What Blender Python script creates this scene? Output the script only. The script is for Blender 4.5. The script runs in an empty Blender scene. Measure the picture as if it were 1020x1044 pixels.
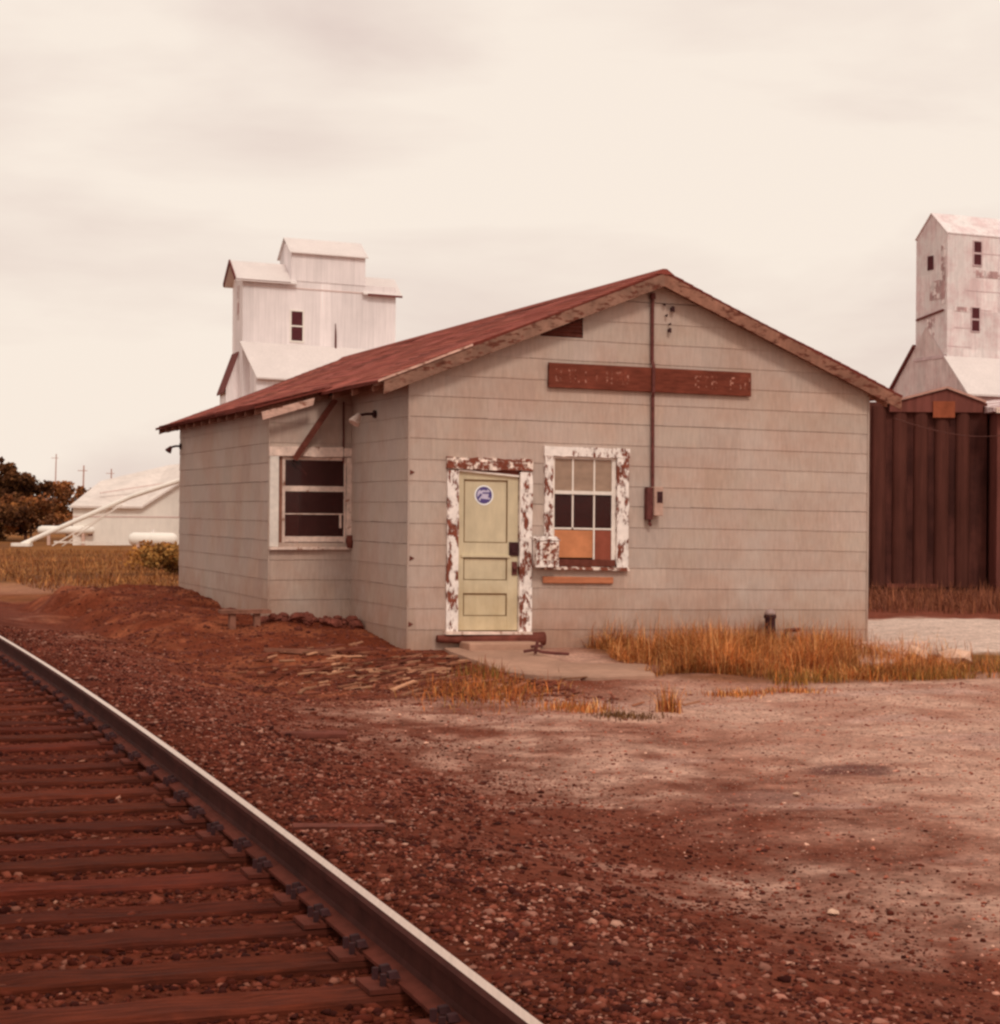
import bpy, math, random
import numpy as np
from mathutils import Vector, Matrix, noise as mn

random.seed(7)
rng = np.random.default_rng(7)
C0 = bpy.context.scene
COL = C0.collection
R = math.radians

# ------------------------------------------------------------------ frame of the place
TH = math.atan(.3675)
CT, ST = math.cos(TH), math.sin(TH)
DX, DY = -1.14, 23.8          # near track-side corner of the depot
EYE = 1.74
SHEAR = .013                  # the old building has settled a little to the right

def W(u, v, z=0.0):           # depot coordinates -> world
    return Vector((DX + u*CT - v*ST, DY + u*ST + v*CT, z))
def UV(x, y):
    return (x-DX)*CT + (y-DY)*ST, -(x-DX)*ST + (y-DY)*CT

def railX(D):                 # right-hand rail, slightly curved
    d = D - 5.38
    return .0388 - .334*d - .00153*d*d
_tab = [UV(railX(D), D) for D in np.linspace(-8, 90, 200)]
_tv = np.array([p[1] for p in _tab]); _tu = np.array([p[0] for p in _tab])
def rail_u(v): return np.interp(v, _tv, _tu)

def sstep(a, b, x):
    t = np.clip((x-a)/(b-a), 0, 1); return t*t*(3-2*t)

# value noise in numpy
_perm = rng.random((256, 256))
def vnoise(x, y):
    xi = np.floor(x).astype(int); yi = np.floor(y).astype(int)
    fx = x-xi; fy = y-yi
    fx = fx*fx*(3-2*fx); fy = fy*fy*(3-2*fy)
    a = _perm[xi % 256, yi % 256]; b = _perm[(xi+1) % 256, yi % 256]
    c = _perm[xi % 256, (yi+1) % 256]; d = _perm[(xi+1) % 256, (yi+1) % 256]
    return (a*(1-fx)+b*fx)*(1-fy)+(c*(1-fx)+d*fx)*fy
def fbm(x, y, s, o=4):
    r = 0; a = .5; t = 0
    for i in range(o):
        r = r + a*vnoise(x*s+17.3*i, y*s+9.1*i); t += a; s *= 2.03; a *= .5
    return r/t

def ground_z(x, y):
    x = np.asarray(x, float); y = np.asarray(y, float)
    u, v = UV(x, y)
    t = u - rail_u(v)
    z = -.12*sstep(0.2, 3.2, -v)
    z = z*sstep(.8, 3., t)
    berm = (.20+.036*np.clip(v-2.6, 0, 9))*sstep(-.3, 2.7, v)*(1-sstep(8.8, 12.5, v))*(1-sstep(.5, 2, u))
    berm = berm*(1-sstep(-.2, .6, u)*(1-sstep(9, 16, v)))
    edge = 2.15 + .55*(fbm(x, y, .7, 3)-.5)*2
    z = z + berm*sstep(edge-.35, edge+.35, t)
    bed = .134*(1-sstep(.8, 2.3, t))+.045*sstep(.12, .3, t)*(1-sstep(.5, 1.0, t))*(.4+1.2*fbm(x, y, .9, 2))
    z = z + bed
    bump = (fbm(x, y, .45, 3)-.5)*.10 + (fbm(x, y, 2.1, 3)-.5)*.055
    k = sstep(.6, 1.6, t)
    nearwall = 1-.75*(sstep(-.8, 0, u)*(1-sstep(6.4, 8, u))*sstep(-.9, 0, v))
    z = z + bump*k*nearwall*(1+1.7*sstep(-3.0, 1.0, v)*(1-sstep(-1, .5, u))*(1-sstep(9, 14, v)))
    inside = (-1-.2 < t*0+u) & (u > .05) & (u < 6.5) & (v > .06) & (v < 15.2)
    z = np.where(inside, np.minimum(z, -.05), z)
    z = z - .34*sstep(45, 105, y)
    return z
def gz(x, y): return float(ground_z(np.array([x]), np.array([y]))[0])

# ------------------------------------------------------------------ colours
def lin(c):
    c = c/255.0
    return c/12.92 if c <= .04045 else ((c+.055)/1.055)**2.4
TINT = (1.0, .88, .77)
def A(r, g, b, k=.62):        # surface colour that reads as r,g,b under this warm overcast sky
    return tuple(min(.9, lin(v)/(k*t)) for v, t in zip((r, g, b), TINT))

# ------------------------------------------------------------------ materials
def mat(name, base, var=.25, scale=6., rough=.85, bump=.0, bscale=None, attr=False, spec=.06, stretch=None,
        var2=0., scale2=1.2, metallic=0., tint2=None, peel=None, dirt=None):
    m = bpy.data.materials.new(name); m.use_nodes = True
    nt = m.node_tree; N = nt.nodes; Lk = nt.links
    bs = N['Principled BSDF']
    bs.inputs['Roughness'].default_value = rough
    bs.inputs['Metallic'].default_value = metallic
    bs.inputs['Specular IOR Level'].default_value = spec
    tc = N.new('ShaderNodeTexCoord'); vec = tc.outputs['Object']
    mp = None
    if stretch:
        mp = N.new('ShaderNodeMapping'); mp.inputs['Scale'].default_value = stretch
        Lk.new(vec, mp.inputs['Vector']); svec = mp.outputs['Vector']
    else: svec = vec
    def nz(v, sc, det=6, ro=.6):
        n = N.new('ShaderNodeTexNoise'); n.inputs['Scale'].default_value = sc
        n.inputs['Detail'].default_value = det; n.inputs['Roughness'].default_value = ro
        Lk.new(v, n.inputs['Vector']); return n.outputs['Fac']
    def rng_(o, a, b, lo, hi):
        n = N.new('ShaderNodeMapRange'); n.inputs['From Min'].default_value = a; n.inputs['From Max'].default_value = b
        n.inputs['To Min'].default_value = lo; n.inputs['To Max'].default_value = hi
        Lk.new(o, n.inputs['Value']); return n.outputs['Result']
    def mul(a, b):
        n = N.new('ShaderNodeMix'); n.data_type = 'RGBA'; n.blend_type = 'MULTIPLY'; n.inputs[0].default_value = 1
        for o, i in ((a, 6), (b, 7)):
            if isinstance(o, tuple): n.inputs[i].default_value = (*o[:3], 1)
            else: Lk.new(o, n.inputs[i])
        return n.outputs[2]
    def mix(f, a, b):
        n = N.new('ShaderNodeMix'); n.data_type = 'RGBA'
        Lk.new(f, n.inputs[0])
        for o, i in ((a, 6), (b, 7)):
            if isinstance(o, tuple): n.inputs[i].default_value = (*o[:3], 1)
            else: Lk.new(o, n.inputs[i])
        return n.outputs[2]
    n1 = nz(svec, scale)
    col = base
    if tint2:
        col = mix(rng_(nz(vec, scale2, 5, .65), .42, .62, 0, 1), base, tint2)
    col = mul(col, rng_(n1, .3, .7, 1-var, 1+var))
    if var2: col = mul(col, rng_(nz(vec, scale2, 5), .3, .7, 1-var2, 1+var2))
    if attr:
        a = N.new('ShaderNodeAttribute'); a.attribute_name = 'Col'
        col = mul(col, a.outputs['Color'])
    hgt = n1
    if peel:
        pc, thr, psc, pst = peel
        mp2 = N.new('ShaderNodeMapping'); mp2.inputs['Scale'].default_value = pst
        Lk.new(vec, mp2.inputs['Vector'])
        pn = nz(mp2.outputs['Vector'], psc, 9, .68)
        f = rng_(pn, thr-.02, thr+.05, 0, 1)
        col = mix(f, col, mul(pc, rng_(n1, .3, .7, .6, 1.4)))
        hgt = rng_(pn, thr-.02, thr+.05, 1, .2)
    if dirt:                   # darker, redder towards the ground (object-space z)
        sx = N.new('ShaderNodeSeparateXYZ'); Lk.new(vec, sx.inputs[0])
        ad = N.new('ShaderNodeMath'); ad.operation = 'ADD'
        Lk.new(sx.outputs['Z'], ad.inputs[0]); Lk.new(rng_(nz(vec, 2.2, 6), .3, .7, -.3, .3), ad.inputs[1])
        col = mix(rng_(ad.outputs[0], dirt[1], dirt[2], dirt[3], 0), col, mul(col, dirt[0]))
    if isinstance(col, tuple): bs.inputs['Base Color'].default_value = (*col, 1)
    else: Lk.new(col, bs.inputs['Base Color'])
    if bump:
        b = N.new('ShaderNodeBump'); b.inputs['Strength'].default_value = bump; b.inputs['Distance'].default_value = .01
        Lk.new(nz(svec, bscale or scale*3, 8, .7) if not peel else hgt, b.inputs['Height'])
        Lk.new(b.outputs['Normal'], bs.inputs['Normal'])
    return m

def glass(name, refl=.5, tint=(.92, .88, .86), veil=.5, veil_col=(.085, .030, .028)):  # diffuse layer painted into the pane, lifting the dark room behind
    m = bpy.data.materials.new(name); m.use_nodes = True
    nt = m.node_tree; N = nt.nodes; N.remove(N['Principled BSDF'])
    tr = N.new('ShaderNodeBsdfTransparent'); tr.inputs['Color'].default_value = (*tint, 1)
    gl = N.new('ShaderNodeBsdfGlossy'); gl.inputs['Roughness'].default_value = .06; gl.inputs['Color'].default_value = (refl, refl, refl, 1)
    fr = N.new('ShaderNodeFresnel'); fr.inputs['IOR'].default_value = 1.45
    nz = N.new('ShaderNodeTexNoise'); nz.inputs['Scale'].default_value = 3
    bp = N.new('ShaderNodeBump'); bp.inputs['Strength'].default_value = .04
    nt.links.new(nz.outputs['Fac'], bp.inputs['Height']); nt.links.new(bp.outputs['Normal'], gl.inputs['Normal'])
    mx = N.new('ShaderNodeMixShader')
    nt.links.new(fr.outputs[0], mx.inputs[0]); nt.links.new(tr.outputs[0], mx.inputs[1]); nt.links.new(gl.outputs[0], mx.inputs[2])
    df = N.new('ShaderNodeBsdfDiffuse'); df.inputs['Color'].default_value = (*veil_col, 1)
    m2 = N.new('ShaderNodeMixShader'); m2.inputs[0].default_value = .62
    n2 = N.new('ShaderNodeTexNoise'); n2.inputs['Scale'].default_value = 4; n2.inputs['Detail'].default_value = 5
    mr = N.new('ShaderNodeMapRange'); mr.inputs['From Min'].default_value = .3; mr.inputs['From Max'].default_value = .7
    mr.inputs['To Min'].default_value = veil-.12; mr.inputs['To Max'].default_value = veil+.12
    nt.links.new(n2.outputs['Fac'], mr.inputs['Value']); nt.links.new(mr.outputs[0], m2.inputs[0])
    nt.links.new(mx.outputs[0], m2.inputs[1]); nt.links.new(df.outputs[0], m2.inputs[2])
    nt.links.new(m2.outputs[0], N['Material Output'].inputs['Surface'])
    return m

M = {}
M['siding'] = mat('siding', A(166, 141, 124, .72), .09, 26, .9, .25, 60, attr=True, stretch=(1, 1, .18), var2=.10, scale2=.8, tint2=A(155, 125, 107, .72),
                  dirt=((.78, .58, .47), -.1, .85, .75))
M['roof'] = mat('roof_felt', A(146, 74, 60, .76), .2, 9, .92, .3, 40, attr=True, var2=.2, scale2=1.1, tint2=A(118, 60, 47, .76))
M['bare_wood'] = mat('bare_wood', A(112, 72, 56, .6), .3, 12, .9, .3, 30, stretch=(1, 1, .5), var2=.2)
M['fascia'] = mat('fascia', A(122, 86, 69, .7), .25, 9, .9, .3, 30, attr=True, var2=.25, scale2=2, peel=(A(88, 48, 36, .7), .53, 6, (1, 1, 3)))
M['dark_wood'] = mat('dark_wood', A(86, 44, 34, .6), .3, 10, .9, .3, 30, var2=.2)
M['white_peel'] = mat('white_peeling_paint', A(214, 190, 174, .72), .12, 14, .8, .7, 30, peel=(A(112, 58, 42, .72), .522, 9, (1.2, 1.2, .6)), var2=.08)
M['head_peel'] = mat('brown_peeling_head', A(112, 58, 42, .7), .25, 14, .85, .7, 30, peel=(A(208, 180, 160, .72), .495, 10, (1, 1, 1.2)))
M['old_white'] = mat('old_white_paint', A(196, 164, 144, .72), .14, 12, .8, .3, 30, var2=.16, scale2=3, peel=(A(140, 92, 72, .7), .58, 7, (1, 1, 1)))
M['grimy'] = mat('grimy_white', A(178, 136, 116, .66), .2, 10, .9, .3, 30, stretch=(1, 1, 3), var2=.2, scale2=3, peel=(A(120, 72, 54, .7), .58, 7, (1, 1, 2)))
M['sash'] = mat('sash_paint', A(206, 186, 168, .74), .1, 14, .7, .2, 30, var2=.08)
M['door'] = mat('door_paint', A(178, 156, 124, .70), .09, 9, .7, .2, 25, stretch=(1, 1, .3), var2=.10, scale2=2.2,
                dirt=((.82, .68, .5), .2, .9, .5))
M['groove'] = mat('door_groove', A(96, 66, 40, .6), .2, 10)
M['iron'] = mat('rusty_iron', A(82, 42, 36, .6), .35, 14, .7, .4, 40, spec=.15)
M['black_iron'] = mat('dark_iron', A(50, 25, 24, .6), .3, 14, .7, .3, 40, spec=.15)
M['pale_metal'] = mat('pale_metal', A(210, 190, 176, .7), .12, 12, .4, .1, 30, spec=.5)
M['cap'] = mat('dull_cap', A(150, 118, 106, .9), .25, 12, .5, .1, 30, spec=.4)
M['meter'] = mat('meter_enamel', A(158, 122, 104, .7), .12, 14, .6, .15, 40, var2=.15, scale2=5)
M['orange_wood'] = mat('orange_bare_wood', A(158, 94, 64, .66), .2, 9, .85, .3, 30, stretch=(.4, 1, 3), var2=.15, scale2=3)
M['cardboard'] = mat('cardboard', A(168, 104, 68, .66), .14, 5, .9, .1, 20, var2=.15, scale2=3)
M['blind'] = mat('window_blind', A(182, 148, 126, .40), .08, 6, .9, var2=.1, scale2=2)
M['inner'] = mat('interior_gloom', (.10, .045, .04), .2, 3)  # room darkness is put into the lining colour
M['redboard'] = mat('interior_board', A(150, 72, 56, .45), .2, 5)
M['patchboard'] = mat('patch_board', A(122, 62, 46, .66), .2, 5)
M['glass'] = glass('old_glass'); M['blind_glass'] = glass('blind_glass', .3, (.97, .95, .94), .62, (.52, .36, .27))  # second pane: the blind's brightness is painted in as beige
M['sign'] = mat('sign_board', A(96, 46, 33, .68), .25, 9, .85, .4, 25, stretch=(.6, 1, 3), var2=.2, scale2=3)
M['letters'] = mat('worn_letter_paint', A(150, 100, 82, .66), .2, 20, .85, peel=(A(96, 46, 33, .68), .43, 22, (1, 1, 1)))
M['e_white'] = mat('emblem_white', A(212, 200, 200, .7), .06, 14, .5)
M['e_blue'] = mat('emblem_blue', A(76, 62, 98, .66), .15, 14, .5)
M['e_grey'] = mat('emblem_grey', A(168, 152, 162, .68), .1, 14, .5)
M['concrete'] = mat('concrete', A(168, 124, 100, .95), .12, 8, .92, .35, 40, var2=.18, scale2=1.1)
M['concrete_pale'] = mat('pale_concrete', A(202, 160, 138, .9), .12, 8, .92, .3, 40, var2=.12)
M['tie'] = mat('tie_timber', A(98, 42, 26, .98), .5, 11, .92, .9, 14, attr=True, stretch=(.35, 4, 4), var2=.25, scale2=2.5, tint2=A(74, 32, 21, .98))
M['railside'] = mat('rail_side', A(58, 27, 21, .66), .3, 6, .75, .2, 30, var2=.15, scale2=2)
M['railfoot'] = mat('rail_foot', A(90, 42, 31, .85), .3, 8, .85, .3, 30)
M['railtop'] = mat('rail_top', (.80, .63, .54), .10, 3, .38, .0, stretch=(30, 1, 1), metallic=.85, spec=.5)
M['stone'] = mat('ballast_stone', (1, 1, 1), .2, 30, .9, attr=True)
M['chip'] = mat('wood_chip', (1, 1, 1), .2, 30, .9, attr=True)
M['blade'] = mat('grass_blade', (1, 1, 1), .15, 2, .85, attr=True)
M['leaf'] = mat('leaf', (1, 1, 1), .15, 2, .85, attr=True)
M['bark'] = mat('bark', A(74, 44, 32, .6), .3, 8, .95, .5)
M['tin_white'] = mat('whitewashed_tin', A(208, 190, 180, .72), .10, 3, .75, .1, 12, attr=True, stretch=(3, 3, .12), var2=.07, scale2=.5)
M['tin_roof'] = mat('tin_roof', A(222, 200, 186, .98), .06, 4, .7, .1, 20, stretch=(3, 3, .3), var2=.06, scale2=.7)
M['tin_stain'] = mat('stained_tin', A(212, 192, 180, .72), .12, 3, .8, .1, 12, attr=True, stretch=(3, 3, .25), var2=.16, scale2=1.1, tint2=A(184, 156, 147, .72))
M['tin_patch'] = mat('rusty_tin_patch', A(158, 122, 114, .7), .2, 4, .85, stretch=(2, 2, .4), var2=.25, scale2=1.5, peel=(A(206, 184, 172, .72), .50, 1.6, (1, 1, 1)))
M['tin_frame'] = mat('grey_frame', A(178, 148, 140, .7), .15, 4, .85)
M['tin_grey'] = mat('grey_stained_tin', A(192, 168, 156, .72), .14, 3, .85, attr=True, stretch=(2, 2, .5), var2=.14, scale2=.8, tint2=A(170, 140, 130, .72))
M['dark_rake'] = mat('dark_rake', A(96, 52, 46, .6), .2, 5)
M['hole'] = mat('dark_opening', A(70, 34, 34, .6), .2, 3)
M['shed'] = mat('maroon_steel', A(58, 30, 25, .66), .3, 3, .85, .15, 12, stretch=(3, 3, .2), var2=.25, scale2=.6, tint2=A(76, 40, 32, .66))
M['shed2'] = mat('brown_steel', A(96, 52, 43, .68), .25, 3, .8, .15, 12, stretch=(3, 3, .2), var2=.2, scale2=.6)
M['rib'] = mat('maroon_rib', A(72, 38, 30, .66), .25, 3, .8, stretch=(3, 3, .2), var2=.15, scale2=.8)
M['white_wash'] = mat('white_wash', A(222, 196, 178, .74), .06, 3, .8, var2=.06, scale2=.6, stretch=(1, 1, .3))
M['white_grey'] = mat('white_wash_roof', A(226, 202, 184, 1.02), .08, 3, .8, var2=.1, scale2=.8)
M['seam'] = mat('grey_seam', A(190, 160, 146, .7), .1, 3, .8)
M['hatch'] = mat('rusty_hatch', A(122, 62, 40, .66), .25, 5)
M['pole'] = mat('pole_wood', A(150, 108, 92, .6), .2, 6)

# ------------------------------------------------------------------ mesh builder
class MB:
    def __init__(s, shear=0.): s.v = []; s.f = []; s.c = []; s.m = []; s.sh = shear
    def add(s, vs, fs, col=(1, 1, 1), mi=0):
        o = len(s.v)
        for p in vs: s.v.append((p[0], p[1], p[2]-s.sh*p[0]))
        for f in fs:
            s.f.append(tuple(o+i for i in f)); s.c.append(col); s.m.append(mi)
    def poly(s, vs, col=(1, 1, 1), mi=0): s.add(vs, [tuple(range(len(vs)))], col, mi)
    def box(s, x0, x1, y0, y1, z0, z1, col=(1, 1, 1), mi=0, jit=0., ch=0.):
        P = [(x0, y0, z0), (x1, y0, z0), (x1, y1, z0), (x0, y1, z0), (x0, y0, z1), (x1, y0, z1), (x1, y1, z1), (x0, y1, z1)]
        if jit: P = [tuple(c+random.uniform(-jit, jit) for c in p) for p in P]
        s.add(P, [(3, 2, 1, 0), (4, 5, 6, 7), (0, 1, 5, 4), (1, 2, 6, 5), (2, 3, 7, 6), (3, 0, 4, 7)], col, mi)
    def hexa(s, P, col=(1, 1, 1), mi=0):   # 8 points, bottom 4 then top 4
        s.add(P, [(3, 2, 1, 0), (4, 5, 6, 7), (0, 1, 5, 4), (1, 2, 6, 5), (2, 3, 7, 6), (3, 0, 4, 7)], col, mi)
    def bar(s, a, b, w, h, col=(1, 1, 1), up=(0, 0, 1), mi=0):
        a = Vector(a); b = Vector(b); d = (b-a).normalized(); up = Vector(up)
        sx = d.cross(up).normalized(); sz = sx.cross(d).normalized()
        P = []
        for q in (a, b):
            for i, j in ((-1, -1), (1, -1), (1, 1), (-1, 1)): P.append(q+sx*i*w/2+sz*j*h/2)
        s.add(P, [(0, 1, 2, 3), (7, 6, 5, 4), (0, 4, 5, 1), (1, 5, 6, 2), (2, 6, 7, 3), (3, 7, 4, 0)], col, mi)
    def tube(s, pts, rs, n=10, col=(1, 1, 1), caps=True, mi=0):
        pts = [Vector(p) for p in pts]
        if not hasattr(rs, '__len__'): rs = [rs]*len(pts)
        rings = []
        ref = None
        for i, p in enumerate(pts):
            d = (pts[min(i+1, len(pts)-1)]-pts[max(i-1, 0)]).normalized()
            if ref is None: ref = Vector((1, 0, 0)) if abs(d.x) < .8 else Vector((0, 1, 0))
            a = d.cross(ref).normalized(); b = d.cross(a).normalized(); ref = -b if False else ref
            rings.append([p+(a*math.cos(2*math.pi*k/n)+b*math.sin(2*math.pi*k/n))*rs[i] for k in range(n)])
        vs = [q for r in rings for q in r]; fs = []
        for i in range(len(pts)-1):
            for k in range(n):
                k2 = (k+1) % n
                fs.append((i*n+k, i*n+k2, (i+1)*n+k2, (i+1)*n+k))
        if caps: fs += [tuple(range(n))[::-1], tuple((len(pts)-1)*n+k for k in range(n))]
        s.add(vs, fs, col, mi)
    def build(s, name, m, parent=None, smooth=False, bevel=0.):
        me = bpy.data.meshes.new(name); me.from_pydata(s.v, [], s.f); me.update()
        a = me.attributes.new('Col', 'FLOAT_COLOR', 'FACE')
        arr = np.ones((len(s.f), 4), np.float32)
        for i, c in enumerate(s.c): arr[i, :3] = c
        a.data.foreach_set('color', arr.ravel())
        for mm in (m if isinstance(m, (list, tuple)) else [m]): me.materials.append(mm)
        if any(s.m): me.polygons.foreach_set('material_index', np.array(s.m, np.int32))
        if smooth: me.polygons.foreach_set('use_smooth', np.ones(len(s.f), bool))
        o = bpy.data.objects.new(name, me); COL.objects.link(o)
        if parent: o.parent = parent
        if bevel:
            b = o.modifiers.new('bevel', 'BEVEL'); b.width = bevel; b.segments = 2; b.limit_method = 'ANGLE'
        return o

def np_mesh(name, V, F, cols, m, smooth=False):   # cols per face
    me = bpy.data.meshes.new(name)
    nf, k = F.shape
    me.vertices.add(len(V)); me.vertices.foreach_set('co', V.astype(np.float32).ravel())
    me.loops.add(nf*k); me.loops.foreach_set('vertex_index', F.astype(np.int32).ravel())
    me.polygons.add(nf); me.polygons.foreach_set('loop_start', np.arange(0, nf*k, k, dtype=np.int32))
    me.update(calc_edges=True)
    a = me.attributes.new('Col', 'FLOAT_COLOR', 'FACE')
    c4 = np.ones((nf, 4), np.float32); c4[:, :3] = cols
    a.data.foreach_set('color', c4.ravel())
    me.materials.append(m)
    if smooth: me.polygons.foreach_set('use_smooth', np.ones(nf, bool))
    o = bpy.data.objects.new(name, me); COL.objects.link(o); return o

def tag(o, label=None, cat=None, group=None, kind=None):
    if label: o['label'] = label
    if cat: o['category'] = cat
    if group: o['group'] = group
    if kind: o['kind'] = kind
    return o
def empty(name, loc, rz=0.):
    o = bpy.data.objects.new(name, None); COL.objects.link(o); o.location = loc; o.rotation_euler = (0, 0, rz)
    o.empty_display_size = .2; return o
def copy_tree(o, parent=None):
    c = o.copy(); COL.objects.link(c); c.parent = parent
    for ch in list(o.children): copy_tree(ch, c)
    return c

# ------------------------------------------------------------------ GROUND
def axis(lo, hi, step, far, grow=1.22):
    a = list(np.arange(lo, hi+1e-6, step)); d = step; x = a[-1]
    while x < far: d *= grow; x += d; a.append(x)
    d = step; x = a[0]
    while x > -far: d *= grow; x -= d; a.insert(0, x)
    return np.array(a)
gx = axis(-10, 12, .085, 1600); gy = axis(3, 34, .085, 1600)
GX, GY = np.meshgrid(gx, gy)
GZ = ground_z(GX, GY)
ny, nx = GX.shape
V = np.stack([GX, GY, GZ], -1).reshape(-1, 3)
ii = np.arange(ny*nx).reshape(ny, nx)
F = np.stack([ii[:-1, :-1], ii[:-1, 1:], ii[1:, 1:], ii[1:, :-1]], -1).reshape(-1, 4)
fx = GX[:-1, :-1].ravel(); fy = GY[:-1, :-1].ravel()
def ground_colour(x, y):
    u, v = UV(x, y); t = u-rail_u(v)
    n1 = fbm(x, y, .55, 4); n2 = fbm(x+40, y, 2.4, 3); n3 = fbm(x, y+70, 7.5, 2); n4 = vnoise(x*11.3, y*11.3)
    def c(*a): return np.array(A(*a))
    dark = c(108, 51, 34, .98); lot = c(190, 141, 117, .98); lot2 = c(164, 110, 88, .98); dirt = c(110, 49, 29, .98); dirt2 = c(146, 78, 50, .98)
    bed = c(92, 38, 22, .98); road = c(206, 170, 148, .98); field = c(140, 86, 42, .95); field2 = c(106, 62, 34, .95); redgrass = c(118, 58, 40, .98)
    def mx(a, b, f): return a*(1-f[:, None])+b*f[:, None]
    out = np.tile(dark, (len(x), 1))
    f = sstep(.42, .6, n2)*.5; out = mx(out, np.tile(c(118, 62, 46, .98), (len(x), 1)), f)
    lotc = mx(np.tile(lot2, (len(x), 1)), np.tile(lot, (len(x), 1)), sstep(.36, .58, n1*.6+n2*.4))
    f = sstep(1.8, 5.0, t+(n1-.5)*3.4+(n2-.5)*2.6+(n3-.5)*1.6+(n4-.5)*.5); out = mx(out, lotc, f)
    # dirt beside the building
    d = mx(np.tile(dirt, (len(x), 1)), np.tile(dirt2, (len(x), 1)), sstep(.5, .66, n2)*.7)
    f = sstep(-6.2, -3.6, v+(n1-.5)*3.4)*(1-sstep(5.6, 7.2, t+(n1-.5)*2))*sstep(1.2, 2.2, t+(n2-.5)); out = mx(out, d, f)
    # track bed
    out = mx(out, np.tile(bed, (len(x), 1)), 1-sstep(.4, 1.2, t+(n2-.5)*.8))
    # weeds strip and white road behind the building
    g = sstep(6.6, 7.1, u)*sstep(-3.2, -2.6, v)*(1-sstep(-1.5, -.8, v))
    g2 = sstep(5.6, 6.4, u+(n1-.5))*(sstep(-3.4, -2.9, v+(n2-.5)*.8)*(1-sstep(-.9, -.3, v+(n2-.5)*.8))); out = mx(out, np.tile(c(122, 76, 38, .95), (len(x), 1)), g2)
    ga = sstep(1.9, 2.5, u+(n2-.5)*.8)*(1-sstep(6.6, 7.2, u))*sstep(-4.5, -3.9, v+(n2-.5)*.8)*sstep(0, .1, -v); out = mx(out, np.tile(c(118, 66, 38, .95), (len(x), 1)), ga*.85)
    rd = sstep(6.4, 6.7, u)*sstep(24.3, 24.9, y-.12*(x-5)+(n2-.5)*.9)*(1-sstep(31.4, 32.2, y-.2*(x-6)+(n2-.5)*1.2)); out = mx(out, np.tile(road, (len(x), 1)), rd)
    rg = sstep(6., 7., u)*sstep(31.6, 32.4, y-.2*(x-6)+(n2-.5)*1.2); out = mx(out, np.tile(redgrass, (len(x), 1)), rg)
    # far field on the left
    fl = sstep(34, 44, y+(n1-.5)*8)*(1-sstep(2, 6, x)); fc = mx(np.tile(field2, (len(x), 1)), np.tile(field, (len(x), 1)), sstep(.35, .65, n1)); out = mx(out, fc, fl)
    pt = sstep(.0, 1., 1-((x+10.2)/2.0)**2-((y-41.)/3.5)**2)*.7; out = mx(out, np.tile(c(168, 112, 84, .98), (len(x), 1)), pt)
    # small oily hollow on the lot, pale scuffs
    sp = sstep(0, .5, 1-((x-2.58)/.38)**2-((y-13.95)/.42)**2+(n3-.5)*.9)*.75; out = mx(out, np.tile(c(92, 48, 42, .98), (len(x), 1)), sp)
    sc = sstep(.60, .72, fbm(x*1.0+y*.35, y*2.6-x*.9, .5, 3))*sstep(3.2, 4.6, t)*.5*(v < -3); out = mx(out, np.tile(c(182, 138, 120, .98), (len(x), 1)), sc)
    return out*(.74+.36*n3+.16*n4)[:, None]
M['ground'] = mat('ground_dirt', (1, 1, 1), .34, 22, .95, .9, 60, attr=True, var2=.14, scale2=5)
g = np_mesh('ground', V, F, ground_colour(fx, fy), M['ground'], True)
g.data.attributes.remove(g.data.attributes['Col'])
at_ = g.data.attributes.new('Col', 'FLOAT_COLOR', 'POINT')      # per point, so the dirt tones blend smoothly
gc4 = np.ones((ny*nx, 4), np.float32); gc4[:, :3] = ground_colour(GX.ravel(), GY.ravel()); at_.data.foreach_set('color', gc4.ravel())
tag(g, kind='structure')

# ------------------------------------------------------------------ loose stones (nobody could count them)
ico_v = []
ph = (1+5**.5)/2
for a, b in ((-1, ph), (1, ph), (-1, -ph), (1, -ph)): ico_v.append((a, b, 0))
for a, b in ((-1, ph), (1, ph), (-1, -ph), (1, -ph)): ico_v.append((0, a, b))
for a, b in ((-1, ph), (1, ph), (-1, -ph), (1, -ph)): ico_v.append((b, 0, a))
ico_v = np.array(ico_v)/math.hypot(1, ph)
ico_f = np.array([(0, 11, 5), (0, 5, 1), (0, 1, 7), (0, 7, 10), (0, 10, 11), (1, 5, 9), (5, 11, 4), (11, 10, 2), (10, 7, 6), (7, 1, 8),
                  (3, 9, 4), (3, 4, 2), (3, 2, 6), (3, 6, 8), (3, 8, 9), (4, 9, 5), (2, 4, 11), (6, 2, 10), (8, 6, 7), (9, 8, 1)])
def stones(name, P, size, cols, sink=.25, zoff=None):
    n = len(P)
    J = np.clip(rng.normal(1, .3, (n, 12, 1)), .45, 1.7)
    X = ico_v[None]*J
    ang = rng.uniform(0, 2*np.pi, n); ca, sa = np.cos(ang)[:, None], np.sin(ang)[:, None]
    sx = rng.uniform(.8, 1.5, (n, 1)); sy = rng.uniform(.7, 1.1, (n, 1)); sz = rng.uniform(.45, .85, (n, 1))
    x = X[:, :, 0]*sx; y = X[:, :, 1]*sy; z = X[:, :, 2]*sz
    x, y = x*ca-y*sa, x*sa+y*ca
    S = size[:, None]
    z0 = ground_z(P[:, 0], P[:, 1]) if zoff is None else zoff
    Vv = np.stack([P[:, 0, None]+x*S, P[:, 1, None]+y*S, z0[:, None]+(z+sink)*S], -1).reshape(-1, 3)
    Ff = (ico_f[None]+(np.arange(n)*12)[:, None, None]).reshape(-1, 3)
    return np_mesh(name, Vv, Ff, np.repeat(cols, 20, 0), M['stone'])
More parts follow.
